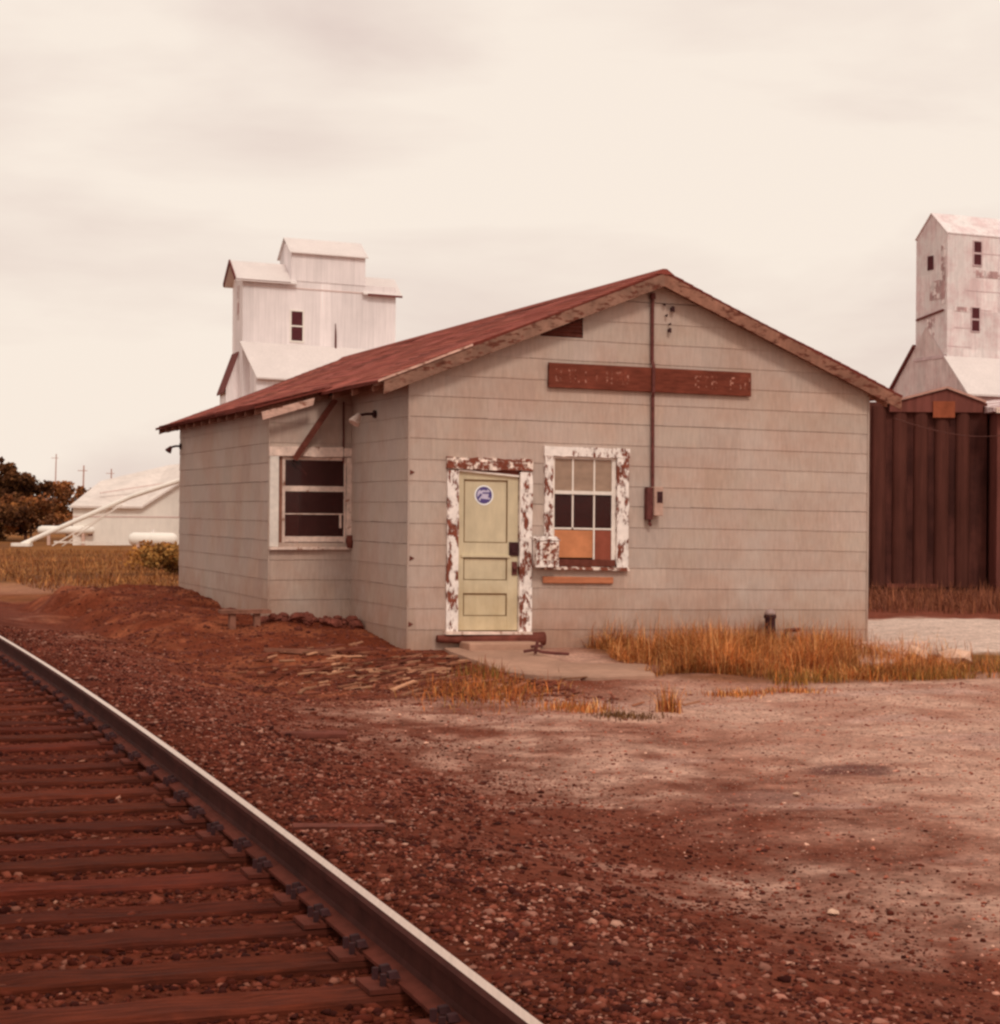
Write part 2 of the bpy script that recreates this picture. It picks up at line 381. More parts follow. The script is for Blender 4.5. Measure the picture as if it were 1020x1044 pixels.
def stone_cols(n, light=.5):
    pal = np.array([A(82, 35, 25, 1), A(106, 50, 36, 1), A(124, 66, 50, 1), A(142, 92, 76, 1), A(170, 122, 102, 1), A(62, 27, 22, 1)])
    p = np.array([.28, .3, .2, .08*light*2, .015*light*2, .18]); p /= p.sum()
    return pal[rng.choice(6, n, p=p)]*rng.uniform(.75, 1.25, (n, 1))*np.array([1.0, .95, .9])
# ballast shoulder
n = 62000
D = 5+rng.random(n)**1.7*20; t = rng.gamma(1.9, .72, n)+.05
Xs = railX(D)+t*1.065
P = np.stack([Xs, D], -1)
cl = fbm(P[:, 0], P[:, 1], 1.3, 3); P = P[(t < 6.5) & (rng.random(n) < .35+1.3*sstep(.35, .62, cl))]
sz = np.clip(rng.lognormal(-4.78, .45, len(P)), .005, .027)
pu, pv = UV(P[:, 0], P[:, 1]); sz = sz*(1-.5*sstep(1.6, 4.2, pu-rail_u(pv)))
cc = stone_cols(len(P), .8)*(.75+.6*fbm(P[:, 0], P[:, 1], 2.3, 2))[:, None]
o = stones('ballast', P, sz, cc, .15); tag(o, 'dark loose track ballast spread on the shoulder beside the rail', 'ballast', kind='stuff')
# between the ties
n = 26000
D = 4.2+rng.random(n)**1.6*20; t = -rng.random(n)*1.65+.1
P = np.stack([railX(D)+t*1.065, D], -1)
sz = np.clip(rng.lognormal(-4.6, .4, n), .006, .026)
cc = stone_cols(n, .2)*np.array([.9, .8, .75])
o = stones('crib_ballast', P, sz, cc, .25); tag(o, 'dark red stone fill packed between the ties', 'ballast', kind='stuff')
# lot gravel
n = 15000
D = 6.2+rng.random(n)**1.5*15; Xl = railX(D)+2.6+rng.random(n)*9
P = np.stack([Xl, D], -1); P = P[P[:, 0] < P[:, 1]*.3+.5]
sz = np.clip(rng.lognormal(-5.0, .4, len(P)), .004, .018)
cc = stone_cols(len(P), 1.)*np.array([2.1, 2.3, 2.3])
o = stones('lot_gravel', P, sz, cc, .05); tag(o, 'fine pinkish gravel strewn over the open lot', 'gravel', kind='stuff')
n = 60000
D = 6.0+rng.random(n)**1.5*15; Xl = railX(D)+2.0+rng.random(n)*9
P = np.stack([Xl, D], -1); P = P[P[:, 0] < P[:, 1]*.3+.5]
sz = np.clip(rng.lognormal(-5.35, .35, len(P)), .003, .010)
pu, pv = UV(P[:, 0], P[:, 1]); k = sstep(1.8, 5, pu-rail_u(pv))[:, None]
c1 = np.array(A(120, 62, 44, .98)); c2 = np.array(A(178, 130, 108, .98)); cc = (c1*(1-k)+c2*k)*rng.choice([.45, .7, .95, 1.15], len(P), p=[.2, .3, .35, .15])[:, None]
o = stones('lot_grit', P, sz, cc, .05); tag(o, 'sand and grit over the packed dirt lot', 'grit', kind='stuff')
# clods of dirt by the building
n = 9000
u = rng.uniform(-3.3, .6, n); v = rng.uniform(-5.5, 9, n)
P = np.stack([DX+u*CT-v*ST, DY+u*ST+v*CT], -1); P = P[~((u > -.05) & (v > -.1)) & ~((u > -1.2) & (v > 2.5)) & ~((u > .3) & (v > -2.9))]
sz = np.clip(rng.lognormal(-4.5, .5, len(P)), .005, .05)
pal = np.array([A(100, 50, 38, .98), A(112, 56, 42, .98), A(84, 40, 32, .98), A(140, 82, 60, .98)]); cc = pal[rng.choice(4, len(P), p=[.4, .3, .2, .1])]*rng.uniform(.8, 1.2, (len(P), 1))
o = stones('dirt_clods', P, sz, cc, .1); tag(o, 'reddish clods of dirt scattered along the foot of the depot', 'dirt', kind='stuff')

# ------------------------------------------------------------------ TRACK
RAIL_TOP = .35; RAIL_H = .165; TIE_TOP = .165
def track_frame(D, off):
    p = Vector((railX(D), D, 0)); e = .01
    d = Vector((railX(D+e)-railX(D-e), 2*e, 0)).normalized()
    nrm = Vector((d.y, -d.x, 0))
    return p+nrm*off, d, nrm
def make_rail(off, label):
    prof = [(-.07, 0, 0), (.07, 0, 0), (.07, .012, 1), (.016, .03, 0), (.009, .05, 0), (.009, .115, 0), (.030, .128, 0), (.032, .152, 0), (.019, .165, 2), (-.019, .165, 0), (-.032, .152, 0), (-.030, .128, 0), (-.009, .115, 0), (-.009, .05, 0), (-.016, .03, 1), (-.07, .012, 0)]
    b = MB(); n = len(prof); Ds = np.concatenate([np.arange(-8, 30, .5), np.arange(30, 70, 2)])
    org, _, _ = track_frame(8, off)
    for D in Ds:
        p, d, nr = track_frame(D, off)
        for x, z, _ in prof: b.v.append(tuple(p+nr*x+Vector((0, 0, RAIL_TOP-RAIL_H+z))-Vector((org.x, org.y, 0))))
    for i in range(len(Ds)-1):
        for k in range(n):
            k2 = (k+1) % n
            b.f.append((i*n+k, i*n+k2, (i+1)*n+k2, (i+1)*n+k)); b.c.append((1, 1, 1))
            b.m.append({2: 2, 1: 1, 0: 1, 15: 1, 14: 1}.get(k, 0) if k != 8 else 2)
    for k in (7, 9): pass
    o = b.build('rail', [M['railside'], M['railfoot'], M['railtop']])
    for poly in o.data.polygons:
        if poly.normal.z < 0 and False: pass
    # which faces shine: running surface and its rounded corners
    mi = np.array(b.m); nfp = n
    for idx in range(len(b.f)):
        k = idx % nfp
        mi[idx] = 2 if k in (8,) else (1 if k in (1, 2, 14, 15) else 0)
    o.data.polygons.foreach_set('material_index', mi.astype(np.int32))
    o.location = (org.x, org.y, 0)
    tag(o, label, 'rail')
make_rail(0, 'steel rail with shiny worn running surface nearest the depot')
make_rail(-1.505, 'second steel rail on the side of the track away from the depot')

def tie_mesh(seed):
    r = random.Random(seed); b = MB(); k = 14
    L = 2.62; w = .115; h = .16
    ring = lambda x: [(x, -w+r.uniform(-.008, .008), -h), (x, w+r.uniform(-.008, .008), -h), (x, w+r.uniform(-.012, .006), -.012+r.uniform(-.006, .004)),
                      (x, w-.018, r.uniform(-.006, .004)), (x, r.uniform(-.03, .03), r.uniform(-.012, .004)), (x, -w+.018, r.uniform(-.006, .004)), (x, -w+r.uniform(-.006, .012), -.012+r.uniform(-.006, .004))]
    xs = [-L/2+L*i/k for i in range(k+1)]
    xs[0] += r.uniform(-.03, .02); xs[-1] += r.uniform(-.05, .05)
    rows = [ring(x) for x in xs]
    vs = [p for q in rows for p in q]; fs = []
    for i in range(k):
        for j in range(7):
            j2 = (j+1) % 7
            fs.append((i*7+j, i*7+j2, (i+1)*7+j2, (i+1)*7+j))
    fs += [tuple(range(7))[::-1], tuple(k*7+j for j in range(7))]
    s = r.uniform(.75, 1.25); b.add(vs, fs, (s*r.uniform(.95, 1.08), s*r.uniform(.92, 1.02), s))
    return b
def plate_mb():
    b = MB(); b.box(-.15, .15, -.09, .09, 0, .016); b.box(-.085, -.075, -.09, .09, .016, .026); b.box(.075, .085, -.09, .09, .016, .026); return b
def spike_mb(x, y, sgn):
    b = MB(); b.box(x-.009, x+.009, y-.009, y+.009, 0, .055)
    b.hexa([(x-sgn*.030-.014, y-.018, .040), (x-sgn*.030+.026, y-.018, .040), (x-sgn*.030+.026, y+.018, .040), (x-sgn*.030-.014, y+.018, .040),
            (x-sgn*.026-.010, y-.014, .060), (x-sgn*.026+.020, y-.014, .064), (x-sgn*.026+.020, y+.014, .064), (x-sgn*.026-.010, y+.014, .060)]); return b
ties = []
sD = -2.0; i = 0
plate0 = plate_mb().build('tie_plate', M['railfoot'], None); spk = []
sp_specs = [(.092, .045, 1), (-.092, -.045, -1), (-.092, .05, -1)]
spk = [spike_mb(*s).build('spike', M['black_iron'], plate0) for s in sp_specs]
meshes = []
for q in range(9):
    t0 = tie_mesh(q).build('railroad_tie', M['tie']); meshes.append(t0.data)
    if q: bpy.data.objects.remove(t0)
    else: first_tie = t0
D = 4.3; k = 0
TG = 'timber ties under the rails'
while D < 30:
    p, d, nr = track_frame(D, -.752)
    if k == 0: to = first_tie
    else: to = bpy.data.objects.new('railroad_tie', meshes[k % 9]); COL.objects.link(to)
    rz = math.atan2(nr.y, nr.x)+random.uniform(-.02, .02)
    to.location = (p.x+random.uniform(-.03, .03), p.y, TIE_TOP+random.uniform(-.018, .004)); to.rotation_euler = (0, random.uniform(-.006, .006), rz)
    tag(to, 'weathered reddish brown timber tie lying across the track under the rails', 'railroad tie', TG)
    for x in (.752, -.752):
        if k == 0 and x > 0: pl = plate0
        else: pl = copy_tree(plate0)
        pl.parent = to; pl.location = (x-.03*(1 if k % 2 else 0)*0, 0, .002)
    D += (.545+random.uniform(-.07, .07))*.945; k += 1

# ------------------------------------------------------------------ DEPOT
GW, GL = 6.564, 15.3
PEAK_U, PEAK_Z = 3.39, 4.937
EAVE_L, EAVE_R, G_OH, B_OH = .5, .42, .22, .05
SL = .411
def roof_top(u): return PEAK_Z-SL*abs(u-PEAK_U)
UNDER = .13
depot = empty('depot_building', W(0, 0, 0), TH)
tag(depot, 'weathered grey shingled depot with red gabled roof beside the track', 'depot')

def clip(poly, a, b, c):      # keep a*x+b*z<=c
    out = []
    for i in range(len(poly)):
        p, q = poly[i], poly[(i+1) % len(poly)]
        dp = a*p[0]+b*p[1]-c; dq = a*q[0]+b*q[1]-c
        if dp <= 0: out.append(p)
        if dp*dq < 0:
            k = dp/(dp-dq); out.append((p[0]+(q[0]-p[0])*k, p[1]+(q[1]-p[1])*k))
    return out
def shingle_wall(name, x0, x1, ztop, frame, holes=(), planes=(), z0=-.12, shear=SHEAR, seed=1, exposure=.267, sw=.61, jit=.0035):
    """Lapped shingle courses on a wall; frame(x, out, z) -> local point."""
    r = random.Random(seed); b = MB(shear)
    k = -1
    while True:
        za = -.005+exposure*k; zb = za+exposure
        if za > ztop: break
        xs = [x0]; x = x0-(r.uniform(0, sw) if k % 2 else r.uniform(0, .3))
        while x < x1:
            x += sw*r.uniform(.98, 1.02)
            if xs[-1]+.02 < x < x1-.02: xs.append(x)
        xs.append(x1)
        sag = r.uniform(-.006, .006)
        for i in range(len(xs)-1):
            segs = [(xs[i]+.0002, xs[i+1]-.0002, max(za, z0), zb)]
            for hx0, hx1, hz0, hz1 in holes:
                ns = []
                for (a, c, p, q) in segs:
                    if c <= hx0 or a >= hx1 or q <= hz0 or p >= hz1: ns.append((a, c, p, q)); continue
                    if a < hx0: ns.append((a, hx0, p, q))
                    if c > hx1: ns.append((hx1, c, p, q))
                    m0, m1 = max(a, hx0), min(c, hx1)
                    if p < hz0: ns.append((m0, m1, p, hz0))
                    if q > hz1: ns.append((m0, m1, hz1, q))
                segs = ns
            base = r.gauss(1, .026)*(1.07 if r.random() < .05 else 1); col = (base*r.uniform(.99, 1.01), base, base*r.uniform(.985, 1.015))
            j1, j2 = r.uniform(-jit, jit)+sag, r.uniform(-jit, jit)+sag
            for (a, c, p, q) in segs:
                if q-p < .004 or c-a < .004: continue
                poly = [(a, p+(j1 if p == za else 0)), (c, p+(j2 if p == za else 0)), (c, q), (a, q)]
                for pl in planes: poly = clip(poly, *pl)
                if len(poly) < 3: continue
                ft = lambda z: .010-(z-za)/exposure*.008
                vs = [frame(x, ft(z), z) for x, z in poly]
                b.poly(vs, col)
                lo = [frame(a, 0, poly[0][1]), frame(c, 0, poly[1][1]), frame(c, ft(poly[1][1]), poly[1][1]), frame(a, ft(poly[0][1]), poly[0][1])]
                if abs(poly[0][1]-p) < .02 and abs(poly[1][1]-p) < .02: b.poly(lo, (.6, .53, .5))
        k += 1
    return b
fr_gable = lambda x, o, z: (x, -o, z)
fr_side = lambda x, o, z: (-o, x, z)           # x = v
fr_right = lambda x, o, z: (GW+o, x, z)
fr_back = lambda x, o, z: (x, GL+o, z)
def under(u): return roof_top(u)-UNDER
gp = [(SL, 1, PEAK_Z-UNDER+SL*PEAK_U), (-SL, 1, PEAK_Z-UNDER-SL*PEAK_U)]
gp = [(-SL, 1, PEAK_Z-UNDER-SL*PEAK_U), (SL, 1, PEAK_Z-UNDER+SL*PEAK_U)]
DOOR = (.63, 1.50, .24, 2.36)
WIN = (1.90, 2.84, 1.05, 2.52)
VENT = (1.744, 2.334, 4.024, 4.30)
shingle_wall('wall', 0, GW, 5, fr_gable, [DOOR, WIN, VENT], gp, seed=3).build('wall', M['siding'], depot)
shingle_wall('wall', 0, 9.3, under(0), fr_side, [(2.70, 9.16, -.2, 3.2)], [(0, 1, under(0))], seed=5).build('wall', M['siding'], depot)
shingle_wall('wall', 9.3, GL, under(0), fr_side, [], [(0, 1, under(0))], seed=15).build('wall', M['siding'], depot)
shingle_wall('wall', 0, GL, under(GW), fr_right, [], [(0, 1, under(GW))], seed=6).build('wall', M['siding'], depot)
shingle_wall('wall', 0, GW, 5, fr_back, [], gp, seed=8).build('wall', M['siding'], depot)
# corner boards, thin
b = MB(SHEAR); b.box(-.020, .004, -.020, .004, -.1, 3.40, (.92, .9, .9)); b.build('corner_board', M['siding'], depot)
b = MB(SHEAR); b.box(GW-.004, GW+.020, -.020, .004, -.1, 3.44, (.92, .9, .9)); b.build('corner_board', M['siding'], depot)
# interior lining (dark rooms behind the windows)
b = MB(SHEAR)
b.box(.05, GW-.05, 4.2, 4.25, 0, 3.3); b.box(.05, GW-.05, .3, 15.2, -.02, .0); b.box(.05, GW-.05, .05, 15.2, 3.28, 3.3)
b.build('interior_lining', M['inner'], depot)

# bay room towards the track
BV0, BV1, BU = 2.66, 9.21, -1.147
fr_bay = lambda x, o, z: (x, BV0-o, z)
fr_bfront = lambda x, o, z: (BU-o, x, z)
fr_bfar = lambda x, o, z: (x, BV1+o, z)
BWIN = (-1.02, -.06, 1.30, 2.47)
bay_clip = [(-.27, 1, 3.31)]       # top follows the lean roof
shingle_wall('bay_wall', BU, -.002, 3.4, fr_bay, [BWIN], [(-.27, 1, 3.40)], z0=-.1, shear=0, seed=11).build('bay_wall', M['siding'], depot)
shingle_wall('bay_wall', BV0, BV1, 3.12, fr_bfront, [], [(0, 1, 3.12)], z0=-.1, shear=0, seed=12).build('bay_wall', M['siding'], depot)
shingle_wall('bay_wall', BU, 0, 3.4, fr_bfar, [], [(-.27, 1, 3.40)], z0=-.1, shear=0, seed=13).build('bay_wall', M['siding'], depot)
b = MB(); b.box(BU-.02, BU+.004, BV0-.02, BV0+.004, -.1, 3.08, (.95, .93, .92)); b.build('corner_board', M['siding'], depot)

# roof: lapped felt strips on both slopes
def roof_slope(sign):
    r = random.Random(20+sign); b = MB(SHEAR)
    ue = -EAVE_L if sign < 0 else GW+EAVE_R
    run = abs(PEAK_U-ue); n = 26
    v0, v1 = -G_OH, GL+B_OH
    wob = lambda v, k: .010*math.sin(v*.9+k*.3)+.006*math.sin(v*2.3)
    for k in range(n):
        fa, fb = k/n, (k+1)/n                     # from eave upward
        ua = ue+(PEAK_U-ue)*fa; ub = ue+(PEAK_U-ue)*fb
        v = v0-r.uniform(0, .5)
        while v < v1:
            w = r.uniform(.7, 1.1); a, c = max(v, v0), min(v+w, v1); v += w
            if c-a < .02: continue
            s = r.gauss(1, .09); col = (s, s*r.uniform(.94, 1.04), s*r.uniform(.94, 1.04))
            lift = .006+r.uniform(0, .004)
            ja = r.uniform(-.012, .012) if k == 0 else 0
            p = [(ua+sign*ja, a, roof_top(ua)+lift+wob(a, k)), (ua+sign*ja, c, roof_top(ua)+lift+wob(c, k)), (ub, c, roof_top(ub)+.002+wob(c, k)), (ub, a, roof_top(ub)+.002+wob(a, k))]
            b.poly(p if sign > 0 else p, col)
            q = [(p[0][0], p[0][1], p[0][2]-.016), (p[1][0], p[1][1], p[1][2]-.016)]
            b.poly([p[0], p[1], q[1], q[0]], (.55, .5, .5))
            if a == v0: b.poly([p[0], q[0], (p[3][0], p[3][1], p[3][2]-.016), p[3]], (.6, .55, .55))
    # deck under the felt
    z = roof_top(ue)
    P = [(ue+.01*(-sign), v0+.004, z-.030), (PEAK_U, v0+.004, PEAK_Z-.030), (PEAK_U, v1, PEAK_Z-.030), (ue-.01*sign, v1, z-.030)]
    T = [(x, y, zz+.026) for x, y, zz in P]
    b.hexa(P+T, (.5, .45, .45))
    return b.build('roof', [M['roof']], depot)
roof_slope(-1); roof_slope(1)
b = MB(SHEAR)
b.hexa([(PEAK_U-.13, -G_OH-.01, PEAK_Z-.045), (PEAK_U+.13, -G_OH-.01, PEAK_Z-.045), (PEAK_U+.13, GL+.06, PEAK_Z-.045), (PEAK_U-.13, GL+.06, PEAK_Z-.045),
        (PEAK_U-.03, -G_OH-.01, PEAK_Z+.026), (PEAK_U+.03, -G_OH-.01, PEAK_Z+.026), (PEAK_U+.03, GL+.06, PEAK_Z+.026), (PEAK_U-.03, GL+.06, PEAK_Z+.026)], (.75, .72, .72))
b.build('ridge_cap', M['roof'], depot)
# rake boards on the near gable
def rake(ua, ub, y0, y1, d0, d1, col, name='rake_board', m='fascia', cut=0.):
    b = MB(SHEAR); n = 10
    for i in range(n):
        a = ua+(ub-ua)*i/n; c = ua+(ub-ua)*(i+1)/n
        j = random.uniform(.9, 1.1)
        if a > c: a, c = c, a
        zt = lambda u: roof_top(u)-d0; zb = lambda u: roof_top(u)-d1
        b.hexa([(a, y0, zb(a)), (c, y0, zb(c)), (c, y1, zb(c)), (a, y1, zb(a)), (a, y0, zt(a)), (c, y0, zt(c)), (c, y1, zt(c)), (a, y1, zt(a))], tuple(q*j for q in col))
    return b.build(name, M[m], depot)
rake(-EAVE_L+.10, PEAK_U, -G_OH, -G_OH+.03, .034, .20, (1, 1, 1))
rake(GW+EAVE_R-.02, PEAK_U, -G_OH, -G_OH+.03, .034, .20, (.95, .85, .82))
rake(-EAVE_L+.02, PEAK_U, -G_OH+.032, -.02, .034, .066, (.7, .6, .58), 'soffit')
rake(GW+EAVE_R-.02, PEAK_U, -G_OH+.032, -.02, .034, .066, (.7, .6, .58), 'soffit')
rake(-.05, PEAK_U, -.055, -.018, .070, .16, (.85, .75, .72), 'gable_trim')
rake(GW+.05, PEAK_U, -.055, -.018, .070, .16, (.85, .75, .72), 'gable_trim')
# pale strip of bent drip metal on the lower left rake
b = MB(SHEAR); b.bar((-EAVE_L+.02, -G_OH-.012, roof_top(-EAVE_L+.02)-.012), (.75, -G_OH-.012, roof_top(.75)-.010), .012, .026)
b.build('drip_strip', M['grimy'], depot)
# rafter tails under both eaves
for side in (-1, 1):
    v = .1
    rb = MB(); ue = (-EAVE_L+.05) if side < 0 else GW+EAVE_R-.05; ui = .12 if side < 0 else GW-.12
    for kk in range(17):
        vv = .12+kk*.94
        if side < 0 and 2.5 < vv < 9.5: continue
        rb = MB(SHEAR)
        za, zi = roof_top(ue)-.036, roof_top(ui)-.036
        a, c = (ue, ui) if ue < ui else (ui, ue)
        zA, zC = (za, zi) if ue < ui else (zi, za)
        rb.hexa([(a, vv-.025, zA-.10), (c, vv-.025, zC-.12), (c, vv+.025, zC-.12), (a, vv+.025, zA-.10), (a, vv-.025, zA), (c, vv-.025, zC), (c, vv+.025, zC), (a, vv+.025, zA)])
        rb.build('rafter_tail', M['bare_wood'], depot)
# lean roof over the bay
SU0, SU1, SZ0, SZ1, SV0, SV1 = -.34, -1.43, 3.43, 3.135, 2.42, 9.62
def lean(u): return SZ0+(SZ1-SZ0)*(u-SU0)/(SU1-SU0)
b = MB(); r = random.Random(5); n = 8
for k in range(n):
    ua = SU1+(SU0-SU1)*k/n; ub = SU1+(SU0-SU1)*(k+1)/n; v = SV0
    while v < SV1:
        w = r.uniform(.7, 1.1); c = min(v+w, SV1)
        s = r.gauss(1, .09); ju = r.uniform(-.015, .01) if k == 0 else 0
        b.poly([(ua+ju, v, lean(ua)+.015), (ua+ju, c, lean(ua)+.015), (ub, c, lean(ub)+.003), (ub, v, lean(ub)+.003)], (s, s, s))
        b.poly([(ua+ju, v, lean(ua)+.015), (ua+ju, c, lean(ua)+.015), (ua+ju, c, lean(ua)-.004), (ua+ju, v, lean(ua)-.004)], (.55, .5, .5))
        v = c
b.hexa([(SU1+.01, SV0+.004, SZ1-.03), (SU0, SV0+.004, SZ0-.03), (SU0, SV1, SZ0-.03), (SU1+.01, SV1, SZ1-.03), (SU1+.01, SV0+.004, SZ1), (SU0, SV0+.004, SZ0), (SU0, SV1, SZ0), (SU1+.01, SV1, SZ1)], (.5, .45, .45))
b.build('bay_roof', M['roof'], depot)
for kk in range(12):
    vv = SV0+.16+kk*.61
    rb = MB(); rb.hexa([(SU1+.05, vv-.025, lean(SU1+.05)-.12), (-.35, vv-.025, lean(-.35)-.15), (-.35, vv+.025, lean(-.35)-.15), (SU1+.05, vv+.025, lean(SU1+.05)-.12),
                       (SU1+.05, vv-.025, lean(SU1+.05)-.034), (-.35, vv-.025, lean(-.35)-.034), (-.35, vv+.025, lean(-.35)-.034), (SU1+.05, vv+.025, lean(SU1+.05)-.034)])
    rb.build('rafter_tail', M['bare_wood'], depot)
# broken fascia on the near edge of the lean roof
b = MB(); b.hexa([(-1.31, SV0-.03, 2.955), (-.62, SV0-.03, 3.17), (-.62, SV0, 3.17), (-1.31, SV0, 2.955), (-1.33, SV0-.03, 3.06), (-.60, SV0-.03, 3.27), (-.60, SV0, 3.27), (-1.33, SV0, 3.06)])
b.build('broken_fascia', M['grimy'], depot)
# knee brace
b = MB(); b.bar((-.82, BV0-.06, 2.44), (-.30, BV0-.06-.18, 3.26), .07, .085, up=(0, 1, 0)); b.build('knee_brace', M['dark_wood'], depot)
# conduit on the bay corner
b = MB(); b.tube([(-.125, BV0-.03, 2.4), (-.125, BV0-.03, 3.24)], .013, 6); b.build('conduit', M['iron'], depot)

# ---- door
door = MB(SHEAR); x0, x1, z0, z1 = .652, 1.468, .250, 2.285
yd = .035
ph_, pw = 0, 0
door_o = MB(SHEAR); door_o.box(x0, x1, yd, yd+.04, z0, z1)
def frame_bits(b, x0, x1, z0, z1, panels, y):
    # stiles/rails proud of the panels
    px0, px1 = panels[0][0], panels[0][1]
    b.box(x0, px0, y-.016, y, z0, z1); b.box(px1, x1, y-.016, y, z0, z1)
    zs = sorted([p[2:] for p in panels]); prev = z0
    for a, c in zs: b.box(px0, px1, y-.016, y, prev, a); prev = c
    b.box(px0, px1, y-.016, y, prev, z1)
panels = [(.735, 1.325, .43, .72), (.735, 1.325, .885, 1.175), (.735, 1.325, 1.36, 2.16)]
frame_bits(door_o, x0, x1, z0, z1, panels, yd)
do = door_o.build('door', M['door'], depot, bevel=.004)
for (a, c, p, q) in panels:
    b = MB(SHEAR)
    b.box(a+.004, c-.004, yd-.010, yd-.0005, q-.016, q-.004); b.box(a+.004, a+.013, yd-.010, yd-.0005, p+.014, q-.018)
    b.box(c-.013, c-.004, yd-.010, yd-.0005, p+.014, q-.018); b.box(a+.004, c-.004, yd-.010, yd-.0005, p+.003, p+.012)
    b.build('panel_groove', M['groove'], do)
b = MB(SHEAR); b.box(.70, 1.36, yd-.035, yd-.0165, 1.176, 1.205); b.build('door_ledge', M['door'], do)
# lock and handle
b = MB(SHEAR); b.box(1.345, 1.475, yd-.036, yd-.017, 1.20, 1.375); b.box(1.37, 1.44, yd-.05, yd-.037, 1.24, 1.31); b.build('lock_plate', M['black_iron'], do, bevel=.004)
b = MB(SHEAR); b.box(1.385, 1.455, yd-.034, yd-.017, .955, 1.125); b.tube([(1.42, yd-.03, 1.05), (1.42, yd-.075, 1.05)], [.02, .028], 10); b.build('door_handle', M['iron'], do, bevel=.004)
# round railway emblem
def disc(b, cx, cz, r0, r1, y, a0=0, a1=2*math.pi, n=40):
    for i in range(n):
        p, q = a0+(a1-a0)*i/n, a0+(a1-a0)*(i+1)/n
        b.poly([(cx+r0*math.cos(p), y, cz+r0*math.sin(p)), (cx+r0*math.cos(q), y, cz+r0*math.sin(q)), (cx+r1*math.cos(q), y, cz+r1*math.sin(q)), (cx+r1*math.cos(p), y, cz+r1*math.sin(p))])
em = MB(SHEAR); ecx, ecz = 1.007, 1.965; ey = yd-.004
disc(em, ecx, ecz, .0, .128, ey); eo = em.build('round_emblem', M['e_white'], do)
b = MB(SHEAR); disc(b, ecx, ecz, .092, .108, ey-.002)
disc(b, ecx, ecz, .066, .093, ey-.0022, R(58), R(128)); disc(b, ecx, ecz, .070, .093, ey-.0024, R(-125), R(-40)); disc(b, ecx, ecz, .07, .093, ey-.0026, R(-18), R(30))
b.bar((ecx-.085, ey-.0020, ecz-.045), (ecx-.035, ey-.0020, ecz+.015), .004, .026, up=(0, 0, 1)); b.bar((ecx-.02, ey-.002, ecz+.028), (ecx+.085, ey-.002, ecz+.028), .004, .018)
b.bar((ecx-.045, ey-.002, ecz-.058), (ecx+.04, ey-.002, ecz-.066), .004, .030); b.bar((ecx+.068, ey-.002, ecz-.03), (ecx+.078, ey-.002, ecz+.024), .004, .022)
b.build('emblem_mark', M['e_blue'], eo)
b = MB(SHEAR); disc(b, ecx, ecz, 0, .0905, ey-.0008); b.build('emblem_field', M['e_grey'], eo)

# door casing
def rough_board(b, x0, x1, z0, z1, y0, y1, horiz=False, amp=.010, n=14, r=random.Random(3)):
    if horiz:
        for i in range(n):
            a, c = x0+(x1-x0)*i/n, x0+(x1-x0)*(i+1)/n
            if i == 0: pz0, pz1 = z0+r.uniform(-amp, amp), z1+r.uniform(-amp, amp)
            qz0, qz1 = z0+r.uniform(-amp, amp), z1+r.uniform(-amp, amp)
            b.hexa([(a, y0, pz0), (c, y0, qz0), (c, y1, qz0), (a, y1, pz0), (a, y0, pz1), (c, y0, qz1), (c, y1, qz1), (a, y1, pz1)]); pz0, pz1 = qz0, qz1
    else:
        px0, px1 = x0, x1
        for i in range(n):
            a, c = z0+(z1-z0)*i/n, z0+(z1-z0)*(i+1)/n
            qx0, qx1 = x0+r.uniform(-amp, amp), x1+r.uniform(-amp, amp)
            b.hexa([(px0, y0, a), (px1, y0, a), (px1, y1, a), (px0, y1, a), (qx0, y0, c), (qx1, y0, c), (qx1, y1, c), (qx0, y1, c)]); px0, px1 = qx0, qx1
b = MB(SHEAR); rough_board(b, .495, .648, .235, 2.268, -.042, .03, amp=.006); b.build('door_casing', M['white_peel'], depot)
b = MB(SHEAR); rough_board(b, 1.472, 1.64, .235, 2.27, -.042, .03, amp=.006); b.build('door_casing', M['white_peel'], depot)
b = MB(SHEAR); rough_board(b, .485, 1.645, 2.285, 2.435, -.050, .03, True, amp=.008); b.build('door_head', M['head_peel'], depot)
b = MB(SHEAR); b.hexa([(.652, -.02, 2.262), (1.468, -.02, 2.205), (1.468, .03, 2.205), (.652, .03, 2.262), (.652, -.02, 2.284), (1.468, -.02, 2.228), (1.468, .03, 2.228), (.652, .03, 2.284)]); b.build('dropped_stop', M['sash'], depot)
b = MB(SHEAR); b.hexa([(.652, -.005, 2.284), (1.468, -.005, 2.228), (1.468, .028, 2.228), (.652, .028, 2.284), (.652, -.005, 2.290), (1.468, -.005, 2.290), (1.468, .028, 2.290), (.652, .028, 2.290)]); b.build('head_gap', M['dark_wood'], depot)
b = MB(SHEAR); b.box(.46, 1.62, -.13, .03, .205, .238, jit=.004); b.build('threshold', M['old_white'], depot)
b = MB(SHEAR); b.tube([(.36, -.07, .150), (1.05, -.075, .140), (1.80, -.08, .150)], [.045, .066, .088], 14); b.build('sill_log', M['dark_wood'], depot)

